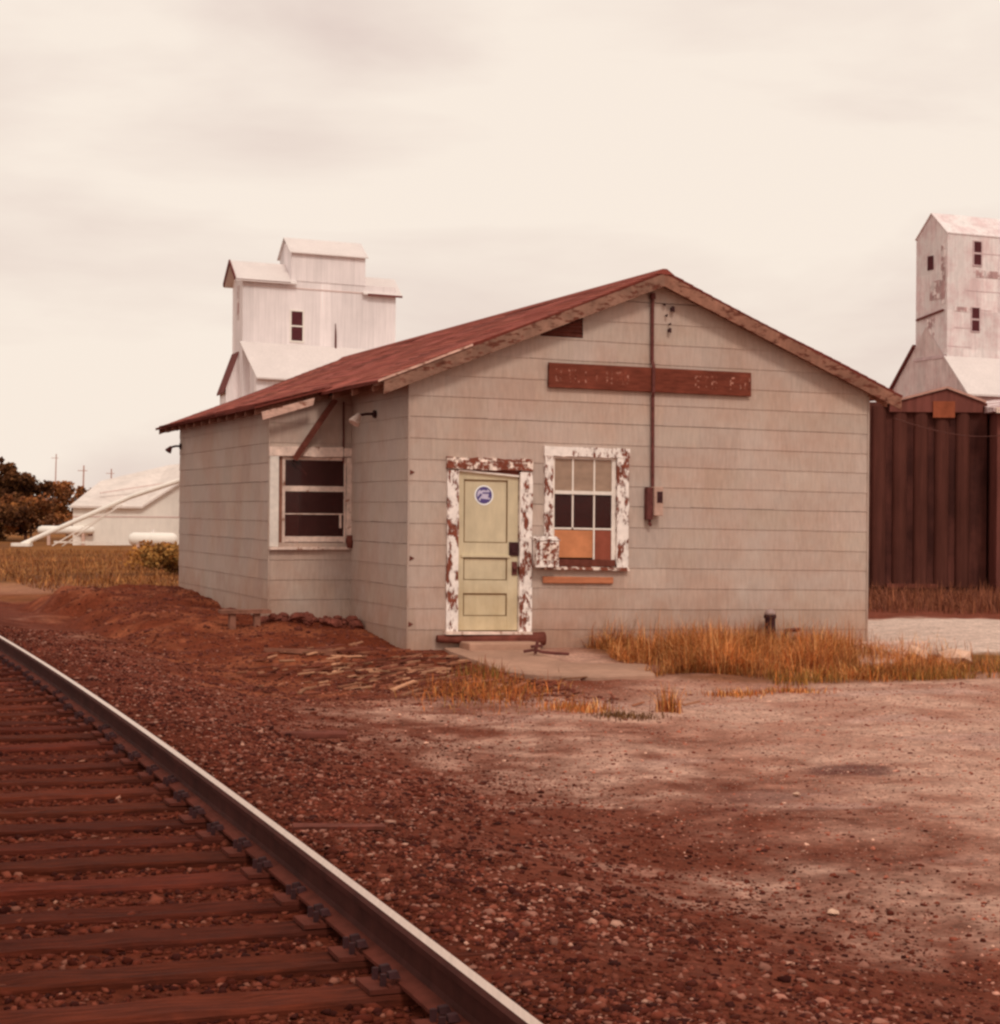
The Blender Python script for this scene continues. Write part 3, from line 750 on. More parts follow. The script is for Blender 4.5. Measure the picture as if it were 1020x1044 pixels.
# ---- gable window
def window_unit(holes):
    pass
wx0, wx1, wz0, wz1 = 1.925, 2.815, 1.075, 2.49
b = MB(SHEAR); rough_board(b, 1.81, 1.922, 1.45, 2.488, -.045, .03, amp=.008); b.build('window_casing', M['white_peel'], depot)
b = MB(SHEAR); rough_board(b, 2.818, 2.985, 1.04, 2.488, -.045, .03, amp=.008); b.build('window_casing', M['white_peel'], depot)
b = MB(SHEAR); rough_board(b, 1.80, 2.995, 2.490, 2.615, -.05, .03, True, amp=.007); b.build('window_head', M['white_peel'], depot)
b = MB(SHEAR); b.box(1.80, 2.99, -.075, .03, 1.030, 1.068, jit=.006); b.build('window_sill', M['head_peel'], depot)
win = MB(SHEAR)
ys0, ys1 = .000, .028
win.box(wx0, wx0+.035, ys0, ys1, wz0, wz1); win.box(wx1-.055, wx1, ys0, ys1, wz0, wz1)
win.box(wx0+.035, wx1-.055, ys0, ys1, wz1-.03, wz1); win.box(wx0+.035, wx1-.055, ys0-.012, ys1, 2.005, 2.05)
sash = win.build('window_sash', M['sash'], depot)
b = MB(SHEAR); gx0, gx1 = wx0+.035, wx1-.055
for xm in (2.215, 2.515):
    b.box(xm-.011, xm+.011, ys0+.004, ys1-.004, 2.051, wz1-.031)
b.box(2.215-.011, 2.215+.011, ys0+.004, ys1-.004, 1.575, 2.004)
b.box(2.515-.011, 2.515+.011, ys0+.004, ys1-.004, 1.10, 2.004)
b.box(gx0, 2.203, ys0+.005, ys1-.005, 1.552, 1.574); b.box(2.227, 2.503, ys0+.005, ys1-.005, 1.552, 1.574); b.box(2.527, gx1, ys0+.005, ys1-.005, 1.552, 1.574)
b.build('muntin', M['sash'], sash)
b = MB(SHEAR); b.box(gx0+.001, gx1-.001, ys0+.012, ys0+.015, 2.052, wz1-.032); b.build('pane', M['blind_glass'], sash)
b = MB(SHEAR); b.box(gx0+.001, gx1-.001, ys0+.012, ys0+.015, 1.58, 2.003)
b.build('pane', M['glass'], sash)
b = MB(SHEAR); b.box(gx0+.001, gx1-.001, ys0+.020, ys0+.0225, 2.052, wz1-.032); b.build('window_blind', M['blind'], depot)
b = MB(SHEAR); b.box(gx0+.002, 2.500, ys0+.008, ys0+.018, 1.19, 1.545, jit=.004); b.build('cardboard_patch', M['cardboard'], sash)
b = MB(SHEAR); b.box(2.530, gx1-.002, ys0+.008, ys0+.018, 1.14, 1.545, jit=.004); b.build('board_patch', M['patchboard'], sash)
b = MB(SHEAR); b.box(gx0-.03, gx1+.05, ys0-.03, ys1-.001, 1.074, 1.17, jit=.008); b.build('lower_rail', M['dark_wood'], sash)
b = MB(SHEAR); b.box(1.79, 2.77, -.055, -.016, .855, .94, jit=.006); b.build('apron_board', M['orange_wood'], depot, bevel=.012)

# vent opening under the left rake
b = MB(SHEAR)
vt = lambda x: min(4.30, under(x)-.02)
b.poly([(1.745, .012, 4.026), (2.334, .012, 4.026), (2.334, .012, 4.27), (1.745, .012, 4.05)]); vo = b.build('gable_vent', M['dark_wood'], depot)
for k in range(4):
    zz = 4.05+k*.055; xa = 1.745+max(0, (zz-4.05)/.22*.56)+.03
    b = MB(SHEAR); b.hexa([(xa, -.012, zz-.012), (2.33, -.012, zz-.012), (2.33, .010, zz+.016), (xa, .010, zz+.016), (xa, -.012, zz-.006), (2.33, -.012, zz-.006), (2.33, .010, zz+.022), (xa, .010, zz+.022)]); b.build('louver', M['dark_wood'], vo)
# old pipe up the gable, insulators
b = MB(SHEAR); b.tube([(3.322, -.045, 2.10), (3.312, -.05, 3.3), (3.304, -.085, 3.36), (3.304, -.085, 3.70), (3.302, -.045, 3.78), (3.300, -.045, 4.60)], .024, 8); b.tube([(3.300, -.05, 4.59), (3.300, -.05, 4.66)], [.045, .035], 8); b.build('conduit', M['iron'], depot, smooth=False)
for (x, z, s) in ((3.585, 4.47, .035), (3.50, 4.38, .016), (3.545, 4.19, .028), (3.55, 4.27, .014), (3.47, 4.52, .014)):
    b = MB(SHEAR); b.tube([(x, -.016, z), (x, -.07, z)], [s*.6, s*.6], 8); b.tube([(x, -.055, z-s), (x+.01, -.055, z+s*.9)], [s*.9, s*.6], 8); b.build('insulator', M['black_iron'], depot)
# nails and small corner marks of broken shingles
for (x, z) in ((.035, 2.23), (.04, 1.155), (.03, .33)):
    b = MB(SHEAR); b.poly([(x-.03, -.0225, z-.03), (x+.035, -.0215, z), (x-.03, -.0225, z+.03)]); b.build('broken_corner', M['dark_wood'], depot)

# ---- bay window
x0, x1, z0, z1 = BWIN
yb = BV0
b = MB(); b.box(-1.155, -1.035, yb-.045, yb+.03, 1.245, 2.475, jit=.003); b.build('window_casing', M['sash'], depot)
b = MB(); rough_board(b, -.075, .045, 1.36, 2.47, yb-.045, yb-.018, amp=.004); b.build('window_casing', M['old_white'], depot)
b = MB(); rough_board(b, -1.165, -.13, 2.478, 2.61, yb-.05, yb+.03, True, amp=.006, n=8); b.build('window_head', M['old_white'], depot)
b = MB(); rough_board(b, -.128, .045, 2.49, 2.60, yb-.04, yb-.018, True, amp=.006, n=3); b.build('window_head', M['old_white'], depot)
b = MB(); b.box(-1.155, .02, yb-.075, yb+.03, 1.205, 1.243, jit=.004); b.build('window_sill', M['old_white'], depot)
b = MB(); b.tube([(-.03, yb-.07, 1.23), (-.03, yb-.075, 1.31), (-.03, yb-.07, 1.40)], [.045, .06, .05], 8); b.build('hanging_sash_weight', M['dark_wood'], depot)
b = MB()
b.box(-1.034, -.975, yb+.004, yb+.03, 1.30, 2.47, (.62, .45, .4)); sj = b.build('window_jamb', M['bare_wood'], depot)
b = MB(); b.box(-.974, -.935, yb-.004, yb+.026, 1.30, 2.47); b.box(-.934, -.105, yb-.006, yb+.026, 1.31, 1.385); b.box(-.934, -.105, yb-.006, yb+.026, 2.00, 2.075)
b.box(-.104, -.076, yb-.004, yb+.026, 1.30, 2.47); b.box(-.934, -.105, yb+.002, yb+.02, 2.43, 2.468)
sb = b.build('window_sash', M['old_white'], depot)
b = MB(); b.box(-.934, -.105, yb+.004, yb+.02, 1.685, 1.70); b.box(-.165, -.135, yb+.004, yb+.02, 1.50, 1.684); b.build('muntin', M['old_white'], sb)
b = MB(); b.box(-.933, -.106, yb+.010, yb+.013, 2.076, 2.429); b.box(-.933, -.106, yb+.010, yb+.013, 1.386, 1.999); b.build('pane', M['glass'], sb)
b = MB(); b.box(-.95, -.69, yb+.22, yb+.24, 1.2, 2.05, jit=.01); b.box(-.95, -.81, yb+.17, yb+.19, 1.7, 2.05, jit=.01); b.build('interior_board', M['redboard'], depot)
b = MB(); b.bar((-.86, yb+.10, 2.46), (-.60, yb+.25, 2.25), .03, .12, up=(0, 1, 0)); b.build('interior_board', M['redboard'], depot)
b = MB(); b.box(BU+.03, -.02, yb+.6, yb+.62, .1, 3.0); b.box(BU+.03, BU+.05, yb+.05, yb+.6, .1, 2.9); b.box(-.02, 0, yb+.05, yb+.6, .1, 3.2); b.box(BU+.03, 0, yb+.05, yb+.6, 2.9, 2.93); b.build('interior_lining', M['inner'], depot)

# ---- things fixed on or standing by the depot
def depot_thing(name, u, v, z, label, cat):
    o = empty(name, W(u, v, z-SHEAR*u), TH); return tag(o, label, cat)
# long faded name board
t = depot_thing('name_board', 1.843, -.03, 3.37, 'long dark weathered board with faded unreadable lettering under the gable', 'sign')
b = MB(SHEAR); b.box(0, 2.90, -.035, 0, 0, .315, jit=.004); b.build('board', M['sign'], t, bevel=.004)
r = random.Random(9)
def glyph(b, x, w, h, z, r):
    kind = r.choice('HEINLTFU'); s = .022; y = -.0375
    def q(a, c, p, d): b.poly([(x+a*w, y, z+p*h), (x+c*w, y, z+p*h), (x+c*w, y, z+d*h), (x+a*w, y, z+d*h)])
    e = s/w; g_ = s/h
    if kind in 'HENLFU': q(0, e, 0, 1)
    if kind in 'HNU': q(1-e, 1, 0, 1)
    if kind in 'EFT': q(0, 1, 1-g_, 1)
    if kind in 'HEF': q(e, 1-e, .48, .48+g_)
    if kind in 'ELU': q(e, 1-e, 0, g_)
    if kind in 'IT': q(.5-e/2, .5+e/2, 0, 1-g_)
for x in [.09, .25, .36, .47, .62, .80, .92, 1.03, 2.07, 2.19, 2.31, 2.58, 2.70, 2.80]:
    b = MB(SHEAR); glyph(b, x, .085, .165, .075, r); b.build('worn_letter', M['letters'], t)
# meter
t = depot_thing('electric_meter', 3.30, -.02, 1.72, 'small grey electric meter box on the gable wall below the pipe', 'meter')
b = MB(); b.box(-.085, -.005, -.10, 0, -.02, .40); b.build('back_box', M['iron'], t, bevel=.006)
b = MB(); b.box(-.003, .125, -.14, 0, .03, .41); mo = b.build('meter_case', M['meter'], t, bevel=.010)
b = MB(); b.box(.035, .112, -.147, -.141, .20, .345); b.build('meter_window', M['black_iron'], mo)
b = MB(); b.tube([(-.03, -.05, -.02), (-.03, -.05, -.07), (-.01, -.05, -.10)], .022, 8); b.build('elbow', M['iron'], t)
# mail box between door and window
t = depot_thing('mail_box', 1.645, -.045, 1.06, 'white peeling wall box mounted between the door and the window', 'box')
b = MB(); b.box(0, .31, -.14, 0, 0, .34); b.build('box_body', M['white_peel'], t, bevel=.006)
b = MB(); b.hexa([(-.012, -.155, .343), (.322, -.155, .343), (.322, .0, .343), (-.012, .0, .343), (-.012, -.155, .357), (.322, -.155, .357), (.322, 0, .395), (-.012, 0, .395)]); b.build('lid', M['white_peel'], t)
b = MB(); b.box(.09, .30, -.145, -.1405, .09, .31, jit=.001); b.build('front_panel', M['head_peel'], t)
# flood lamps
def lamp(u, v, z, label, dirv, k=1.):
    t = empty('flood_lamp', W(u, v, z), TH); tag(t, label, 'lamp', 'flood lamps under the eave')
    d = Vector(dirv)*k
    b = MB(); b.tube([(0, 0, 0), d*.12, d*.22+Vector((0, 0, -.02))], .018, 8); b.tube([(0, 0, 0), d*.03], .05, 10); b.build('arm', M['black_iron'], t)
    b = MB(); a = d*.22+Vector((0, 0, -.01)); e = d*.30+Vector((0, -.02, -.13))*k
    ax = (e-a); b.tube([a, a+ax*.35, a+ax*.8, a+ax], [.03*k, .05*k, .075*k, .08*k], 12); b.build('lamp_head', M['old_white'] if v < 3 else M['iron'], t, smooth=False)
    return t
lamp(-.018, 1.45, 3.02, 'pale flood lamp on a dark arm under the near eave above the bay window', (-1, 0, 0))
lamp(BU-.018, 9.05, 2.80, 'small dark flood lamp sticking out at the far left corner', (-1, .05, 0), .72)
# vent pipe with a cap
zz = gz(*W(4.97, -.22)[:2])
t = empty('vent_pipe', W(4.97, -.22, zz), TH); tag(t, 'short dark standpipe with a shiny pale cap against the wall in the grass', 'pipe')
b = MB(); b.tube([(0, 0, -.05), (0, 0, .40)], [.075, .07], 14); b.tube([(0, 0, .36), (0, 0, .40)], .085, 14); b.build('pipe_body', M['black_iron'], t)
b = MB(); b.tube([(0, 0, .405), (0, 0, .44), (.0, 0, .47), (0, 0, .485)], [.080, .074, .05, .015], 14); b.build('cap', M['cap'], t, smooth=True)
t = MB(); t.tube([(0, 0, -.05), (0, 0, .15), (.03, 0, .19), (.22, -.02, .20)], .028, 8)
o = t.build('bent_pipe', M['iron']); o.location = W(5.22, -.16, gz(*W(5.22, -.16)[:2])); o.rotation_euler.z = TH
tag(o, 'small rusty elbow pipe poking from the wall right of the standpipe', 'pipe')
# concrete walk at the door
def slab(name, pts, th, m, label=None, cat=None, kind=None, zt=None):
    b = MB(); n = len(pts)
    top = [(x, y, z) for x, y, z in pts]; bot = [(x, y, z-th) for x, y, z in pts]
    b.add(top+bot, [tuple(range(n)), tuple(range(2*n-1, n-1, -1))]+[(i, (i+1) % n+0, (i+1) % n+n, i+n)[::-1] for i in range(n)])
    o = b.build(name, m, bevel=.012)
    tag(o, label, cat, None, kind); return o
w1 = W(.46, -.03, .03); w2 = W(1.72, -.03, .03)
slab('walkway', [(-.60, 23.32, .035), (-.28, 22.4, .0), (.03, 21.55, -.055), (.43, 21.15, -.065), (1.10, 21.0, -.07), (1.75, 21.3, -.065), (1.75, 22.4, -.035), (.80, 22.55, -.03), (.55, 23.2, .01), tuple(w2), tuple(w1)], .16, M['concrete'], kind='structure')
b = MB(); b.box(0, .95, -.42, 0, -.02, .085, jit=.008); o = b.build('concrete_step', M['concrete'], bevel=.02); o.location = W(.66, -.035, .02); o.rotation_euler.z = TH
tag(o, 'low worn concrete step right below the door log', 'step')
slab('concrete_apron', [(4.75, 25.9, .015), (4.35, 22.9, -.03), (4.75, 22.9, -.03), (5.55, 25.0, .0), (5.9, 26.2, .015)], .12, M['concrete_pale'], kind='structure')
# rusty scrap at the step corner
o = MB(); o.tube([(-.12, 0, .03), (.02, .02, .05), (.10, -.05, .03), (.26, -.12, .02), (.42, -.2, .02)], .018, 6); o.tube([(.02, .02, .0), (.05, .02, .16)], .022, 6); o.tube([(-.03, -.02, .09), (.11, .05, .10)], .018, 6)
o = o.build('rusty_pipe_scrap', M['iron']); o.location = (.42, 23.1, .02); tag(o, 'rusty bent pipe scrap with a valve lying at the step corner', 'pipe scrap')

# ------------------------------------------------------------------ rubble, boards, chips
def chunk(name, loc, s, m, seed, label, group, cat='rubble'):
    r = random.Random(seed); b = MB()
    X = ico_v*np.array([[s[0], s[1], s[2]]])*(1+np.array([r.uniform(-.22, .22) for _ in range(12)])[:, None])
    b.add([tuple(p) for p in X], [tuple(f) for f in ico_f])
    o = b.build(name, m); o.location = loc; o.rotation_euler = (r.uniform(-.2, .2), r.uniform(-.2, .2), r.uniform(0, 6)); tag(o, label, cat, group); return o
M['rubble'] = mat('rubble_brick', A(104, 54, 42, .75), .3, 12, .95, .6, 40, var2=.3, scale2=5)
LR = 'crumbled reddish rubble chunk heaped at the foot of the bay wall'
r = random.Random(4)
for k in range(48):
    u = -1.32+r.uniform(0, 1.30); v = 2.30-r.uniform(-.2, .34)+(u+1.3)*-.10
    x, y, _ = W(u, v); s = r.uniform(.03, .095)
    chunk('rubble_chunk', (x, y, gz(x, y)+s*.45+(.05 if k % 3 == 0 else 0)), (s*1.35, s, s*.8), M['rubble'], k, LR, 'rubble chunks below the bay window')
def board(loc, L, w, h, rz, rx, ry, m, label, name='broken_board', grp=None):
    b = MB(); b.box(-L/2, L/2, -w/2, w/2, 0, h, jit=min(w, h)*.22); o = b.build(name, m, bevel=.003); o.location = loc; o.rotation_euler = (rx, ry, rz); tag(o, label, 'board', grp); return o
# plank shelf left of the rubble
px, py, _ = W(-1.42, 1.98); pz = gz(px, py)
t = empty('plank_step', (px, py, pz), TH); tag(t, 'low weathered plank on short posts at the left end of the rubble', 'plank step')
b = MB(); b.box(-.55, .12, -.09, .11, .155, .195, jit=.008); b.build('plank', M['bare_wood'], t)
for x in (-.38, -.05):
    b = MB(); b.box(x-.04, x+.04, -.05, .05, -.15, .153, jit=.004); b.build('post', M['bare_wood'], t)
M['timber'] = mat('old_timber', A(132, 82, 62, .85), .3, 10, .92, .5, 25, stretch=(.5, 3, 3), var2=.2)
def gl_(px, py): return (px, py, gz(px, py)+.004)
for (x, y, L, w, h, rz, mm, lab) in [
    (-.52, 21.0, .55, .09, .03, .25, 'timber', 'pale broken board lying in the dirt near the corner of the depot'),
    (-2.35, 22.6, .9, .14, .05, -.35, 'timber', 'broad faded board half sunk in the dirt before the bay'),
    (-.78, 9.35, .45, .09, .02, .08, 'dark_wood', 'reddish timber scrap half buried in ballast beside the rail'),
    (-1.45, 14.4, .6, .10, .05, .1, 'dark_wood', 'black charred stick lying on the ballast in mid lot')]:
    board((x, y, gz(x, y)+.0), L, w, h, rz, 0, 0, M[mm], lab)
# wood chips: uncountable
n = 560
u = -.75+rng.normal(0, .75, n); v = -2.3+rng.normal(0, 1.1, n)
P = np.array([W(a, c)[:2] for a, c in zip(u, v)]); keep = ~((u > .3) & (v > -2.8)) & (v < 2) & ~((u > -.1) & (v > -.1)); P = P[keep]; n = len(P)
b = MB(); r = random.Random(8)
for x, y in P:
    L = r.lognormvariate(-2.65, .5); w = L*r.uniform(.08, .24); a = r.gauss(.45, .5); z = gz(x, y)
    ca, sa = math.cos(a), math.sin(a); tl = r.uniform(-.15, .35)
    q = [(x-ca*L-sa*w, y-sa*L+ca*w, z+.01), (x-ca*L*.9+sa*w, y-sa*L*.9-ca*w, z+.008), (x+ca*L+sa*w*.6, y+sa*L-ca*w*.6, z+.012+tl*L), (x+ca*L*.9-sa*w, y+sa*L*.9+ca*w, z+.014+tl*L)]
    q2 = [(p[0], p[1], p[2]+.014) for p in q]; s = r.uniform(.6, 1.3); base = A(*(r.choice([(150, 92, 66), (178, 122, 90), (150, 98, 72), (128, 70, 50), (112, 56, 40), (104, 52, 38), (90, 44, 32), (120, 64, 46)])), .95)
    b.hexa(q+q2, tuple(c*s for c in base))
o = b.build('wood_chips', M['chip']); tag(o, 'pale splinters and wood chips scattered in the dirt at the depot corner', 'wood chips', kind='stuff')
M['block'] = mat('pale_block', A(196, 150, 122, .8), .15, 8, .9, .3, 30)
# pale scraps on the lot
for (x, y, s, lab) in [(1.58, 8.95, .035, 'tiny white scrap of paper on the gravel lot in front'), (1.98, 12.6, .035, 'crumpled pale scrap in the middle of the gravel lot')]:
    o = chunk('paper_scrap', (x, y, gz(x, y)+.015), (s, s*.8, s*.4), M['block'], int(x*100), lab, None, 'scrap')
# pale blocks by the grass strip
M['block'] = M.get('block') or mat('pale_block', A(196, 150, 122, .8), .15, 8, .9, .3, 30)
for k, (x, y, lab) in enumerate([(5.25, 23.9, 'pale broken concrete block in the grass strip left of its twin'), (5.72, 23.95, 'pale broken concrete block in the grass strip at the right')]):
    chunk('concrete_block', (x, y, gz(x, y)+.07), (.22, .16, .11), M['block'], 50+k, lab, None, 'block')

# ------------------------------------------------------------------ grass
def grass(name, P, H, cols, label, w=.006, lean=.35, seed=0, thing=False, group=None, per=1, origin=None):
    n = len(P); g2 = np.random.default_rng(seed)
    a = g2.uniform(0, 2*np.pi, n); tl = np.abs(g2.normal(0, lean, n)); z0 = ground_z(P[:, 0], P[:, 1])-.01
    dx, dy = np.cos(a), np.sin(a); wx, wy = -dy*w, dx*w
    Vs = []
    for (f, bend, ww) in ((0, 0, 1), (.55, .32, .8), (1, 1, .12)):
        cx_ = P[:, 0]+dx*tl*H*bend; cy_ = P[:, 1]+dy*tl*H*bend; cz_ = z0+H*f*(1-.25*tl*bend)
        Vs.append(np.stack([cx_-wx*ww, cy_-wy*ww, cz_], -1)); Vs.append(np.stack([cx_+wx*ww, cy_+wy*ww, cz_], -1))
    Vv = np.stack(Vs, 1)
    if origin is not None: Vv = Vv-np.array(origin)
    Vv = Vv.reshape(-1, 3)
    i = (np.arange(n)*6)[:, None]
    Ff = np.concatenate([i+np.array([[0, 1, 3, 2]]), i+np.array([[2, 3, 5, 4]])], 1).reshape(-1, 4)
    o = np_mesh(name, Vv, Ff, np.repeat(cols, 2, 0), M['blade'])
    if origin is not None: o.location = origin
    tag(o, label, 'grass', group, None if thing else 'stuff'); return o
def gcols(n, pal, g2): 
    pal = np.array([A(*c, .6) for c in pal]); return pal[g2.integers(0, len(pal), n)]*g2.uniform(.6, 1.3, (n, 1))
g2 = np.random.default_rng(3)
ORANGE = [(166, 90, 42), (178, 106, 54), (136, 72, 40), (112, 58, 34), (190, 132, 80), (124, 84, 44)]
GREEN = [(104, 74, 34), (126, 88, 42), (90, 58, 30), (140, 92, 44)]
n = 76000
uu = 1.9+g2.random(n)*5.1; vv = -.06-g2.random(n)*4.3
edge = -4.1+1.1*(1-sstep(2, 3.6, uu))+.9*sstep(5.2, 6.8, uu)-.6*(vnoise(uu*1.6, uu*0+3)-.5)
k = (vv > edge) & (g2.random(n) < 1-.95*sstep(4.9, 6.2, uu)) & ~((uu < 2.05+.5*vnoise(vv*2, vv*0)) & (vv > -2.9)); uu, vv = uu[k], vv[k]
dens = np.clip((vnoise(uu*1.9, vv*1.9+5)-.15)*2, .12, 1); k = g2.random(len(uu)) < dens; uu, vv = uu[k], vv[k]
P = np.stack([DX+uu*CT-vv*ST, DY+uu*ST+vv*CT], -1); n = len(P)
hump = .25+1.3*vnoise(uu*1.4+3, vv*1.1+8)
H = np.clip(g2.lognormal(-1.65, .48, n)*hump*(1.35-.55*sstep(4.2, 5.6, uu)), .04, .55)
cc = gcols(n, ORANGE, g2)*(.7+.6*vnoise(uu*2.3, vv*2.3))[:, None]
grass('dry_grass', P, H, cc, 'dry orange grass growing along the foot of the gable wall', .0031, 1.2, 4)
n = 16000
yy = g2.uniform(20.6, 24.1, n); xx = 3.0+g2.random(n)*6; c_ = 21.2+(xx-3)*.42; k = (np.abs(yy-c_) < .5+.25*vnoise(xx*2, yy)) & ((yy < 22.9) | (g2.random(n) < .25)) & (g2.random(n) < vnoise(xx*2.5, yy*2.5)*1.5); xx, yy = xx[k], yy[k]; n = len(xx)
grass('weed_strip', np.stack([xx, yy], -1), np.clip(g2.lognormal(-2.1, .35, n), .03, .22), gcols(n, GREEN+ORANGE[:1], g2), 'low olive weeds in a strip at the edge of the lot', .004, .6, 5)
n = 2600; aa = g2.normal(0, 1, (n, 2)); P = np.array([-.15, 19.6])+aa*np.array([.35, .8]); grass('dead_grass', P, np.clip(g2.lognormal(-2.5, .45, n), .02, .2), gcols(n, ORANGE[2:4]+ORANGE[5:]+ORANGE[:1], g2), 'thin dead grass on the dirt below the concrete walk', .0035, .9, 6)
def tuft(x, y, n, h, sx, sy, pal, label, seed):
    g3 = np.random.default_rng(seed); P = np.array([x, y])+g3.normal(0, 1, (n, 2))*np.array([sx, sy])
    grass('grass_tuft', P, np.clip(g3.lognormal(math.log(h), .3, n), .02, h*1.8), gcols(n, pal, g3), label, .005, .45, seed, True, None, origin=(x, y, gz(x, y)))
tuft(1.58, 17.75, 170, .17, .06, .06, ORANGE, 'lone upright orange grass tuft on the gravel lot', 31)
tuft(.75, 17.9, 420, .08, .18, .16, ORANGE, 'low spread orange tuft left of the upright one', 32)
tuft(1.16, 17.25, 420, .045, .16, .12, [(84, 54, 36), (96, 62, 34)], 'flat dark green tuft between two orange tufts', 33)
tuft(2.45, 19.7, 260, .07, .16, .12, ORANGE, 'small orange tuft just ahead of the grass along the wall', 34)
tuft(3.05, 19.9, 260, .06, .18, .1, ORANGE, 'second small tuft ahead of the wall grass farther right', 35)
tuft(-.2, 21.2, 260, .16, .15, .2, ORANGE[2:4]+GREEN[:1], 'dull brown tuft in front of the concrete walk', 36)
# far left field weeds
n = 30000
yy = 33+g2.random(n)**1.3*60; xx = -yy*.285+g2.random(n)*yy*.22; P = np.stack([xx, yy], -1)
u, v = UV(xx, yy); k = (u-rail_u(v) > 3.5) & ~((u > -1.6) & (v < 16)) & (g2.random(n) < np.clip((yy-32)/9, 0, 1)); P = P[k]; n = len(P)
pn = fbm(P[:, 0], P[:, 1], .3, 3); cc = gcols(n, [(136, 82, 44), (122, 74, 42), (104, 60, 36), (144, 94, 52), (92, 52, 32)], g2)*(.4+1.0*pn)[:, None]
grass('field_weeds', P, np.clip(g2.lognormal(-2.35, .55, n)*(.2+1.6*pn), .03, .5), cc, 'yellow brown weeds over the field beyond the depot', .010, 1.0, 7)
n = 12000
xx = 6.5+g2.random(n)*9; yy = 33.5+g2.random(n)*8+.2*(xx-6); grass('verge_grass', np.stack([xx, yy], -1), np.clip(g2.lognormal(-1.6, .35, n), .06, .5), gcols(n, [(106, 60, 42), (122, 70, 46), (90, 50, 36)], g2), 'reddish brown grass verge between the pale road and dark sheds', .007, .5, 8)

# ------------------------------------------------------------------ trees and bushes
def tree(name, x, y, h, crown_w, pal, label, cat, seed, group=None, base=.25, leaf=.26, n=2600, trunk=True):
    r = random.Random(seed); g3 = np.random.default_rng(seed); z = gz(x, y)
    h = h*(.88 if h > 2.5 else 1.); root = empty(name, (x, y, z)); tag(root, label, cat, group)
    b = MB(); tips = []
    if trunk:
        b.tube([(0, 0, -.2), (.05*h*.2, 0, h*.35), (-.02*h, .01*h, h*.75)], [h*.028, h*.02, h*.008], 8)
    for k in range(11):
        z0 = h*r.uniform(base, .75); a = r.uniform(0, 6.28); L = crown_w*.5*r.uniform(.55, 1.)*(1.1-.6*(z0/h))
        e = Vector((math.cos(a)*L, math.sin(a)*L, z0+h*r.uniform(.05, .22))); tips.append((e, crown_w*r.uniform(.08, .19)))
        b.tube([(0, 0, z0), (e.x*.5, e.y*.5, (z0+e.z)/2-.03*h), tuple(e)], [h*.012, h*.008, h*.003], 5)
        if r.random() < .7:
            e2 = e+Vector((r.uniform(-1, 1), r.uniform(-1, 1), r.uniform(.2, 1)))*crown_w*.16; tips.append((e2, crown_w*r.uniform(.08, .16)))
    tips.append((Vector((0, 0, h*.97)), crown_w*.06)); tips.append((Vector((0, 0, h*.88)), crown_w*.11)); tips.append((Vector((.03*h, 0, h*.72)), crown_w*.22)); tips.append((Vector((-.03*h, 0, h*.55)), crown_w*.25))
    b.build('trunk', M['bark'], root)
    wts = np.array([s**1.4 for _, s in tips]); wts /= wts.sum(); ch = g3.choice(len(tips), n, p=wts)
    cen = np.array([list(t[0]) for t in tips])[ch]; sg = np.array([t[1] for t in tips])[ch]
    dd = g3.normal(0, 1, (n, 3)); dd /= np.linalg.norm(dd, axis=1)[:, None]; rad = sg*g3.random(n)**.45
    Pc = cen+dd*rad[:, None]*np.array([1, 1, .8])
    nr = g3.normal(0, 1, (n, 3)); nr /= np.linalg.norm(nr, axis=1)[:, None]; t1 = np.cross(nr, g3.normal(0, 1, (n, 3))); t1 /= np.linalg.norm(t1, axis=1)[:, None]; t2 = np.cross(nr, t1)
    s = leaf*g3.uniform(.5, 1.2, (n, 1)); Vv = np.stack([Pc-t1*s, Pc-t2*s*.6, Pc+t1*s, Pc+t2*s*.6], 1).reshape(-1, 3)
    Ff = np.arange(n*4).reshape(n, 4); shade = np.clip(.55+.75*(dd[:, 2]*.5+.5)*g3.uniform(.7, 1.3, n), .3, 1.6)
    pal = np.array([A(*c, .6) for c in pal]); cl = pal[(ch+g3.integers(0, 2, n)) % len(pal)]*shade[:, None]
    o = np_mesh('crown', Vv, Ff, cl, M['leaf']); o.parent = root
    return root
DK = [(78, 46, 27), (64, 37, 23), (92, 56, 31)]
BR = [(112, 64, 36), (126, 76, 40), (90, 54, 31)]
TG2 = 'trees at the far left edge'
tree('tree', -33.6, 128, 6.2, 3.6, DK, 'dark ragged tree at the very left edge of the view', 'tree', 1, TG2, leaf=.15, n=5200)
tree('tree', -31.4, 126, 5.0, 3.6, DK, 'dark tree with pointed top second from the left edge', 'tree', 2, TG2, leaf=.15, n=5200)
tree('tree', -28.6, 130, 4.0, 4.6, BR, 'rusty brown round tree just left of the white building', 'tree', 3, TG2, leaf=.15, n=5200)
tree('tree', -35.6, 132, 4.6, 5, DK, 'low dark tree behind the leftmost one', 'tree', 4, TG2, leaf=.16, n=4200)
for k, (x, y, h, w, p, lab) in enumerate([(-33.2, 122, 3.3, 5.4, DK, 'broad dark bush at the left below the tall trees'), (-29.8, 121, 3.1, 5.0, BR[:2]+DK[:1], 'broad rusty bush between the dark trees and the white building'),
                                      (-27.0, 133, 3.9, 5.0, BR, 'orange brown bush line behind the white building roof'), (-31.5, 119, 2.0, 4.5, DK, 'low dark bush in front of the rusty one')]):
    tree('bush', x, y, h, w, p, lab, 'bush', 20+k, 'bushes at the far left', base=.05, leaf=.14, n=4200, trunk=True)
tree('bush', -8.75, 51, .75, 1.8, [(118, 80, 40), (136, 92, 46), (98, 64, 34)], 'low olive bush before the white tank by the depot corner', 'bush', 33, None, base=.05, leaf=.07, n=1800)
tree('bush', -9.9, 56, .7, 2.0, [(150, 96, 44), (132, 84, 40)], 'small yellowish bush left of the olive one', 'bush', 34, None, base=.05, leaf=.07, n=1200)

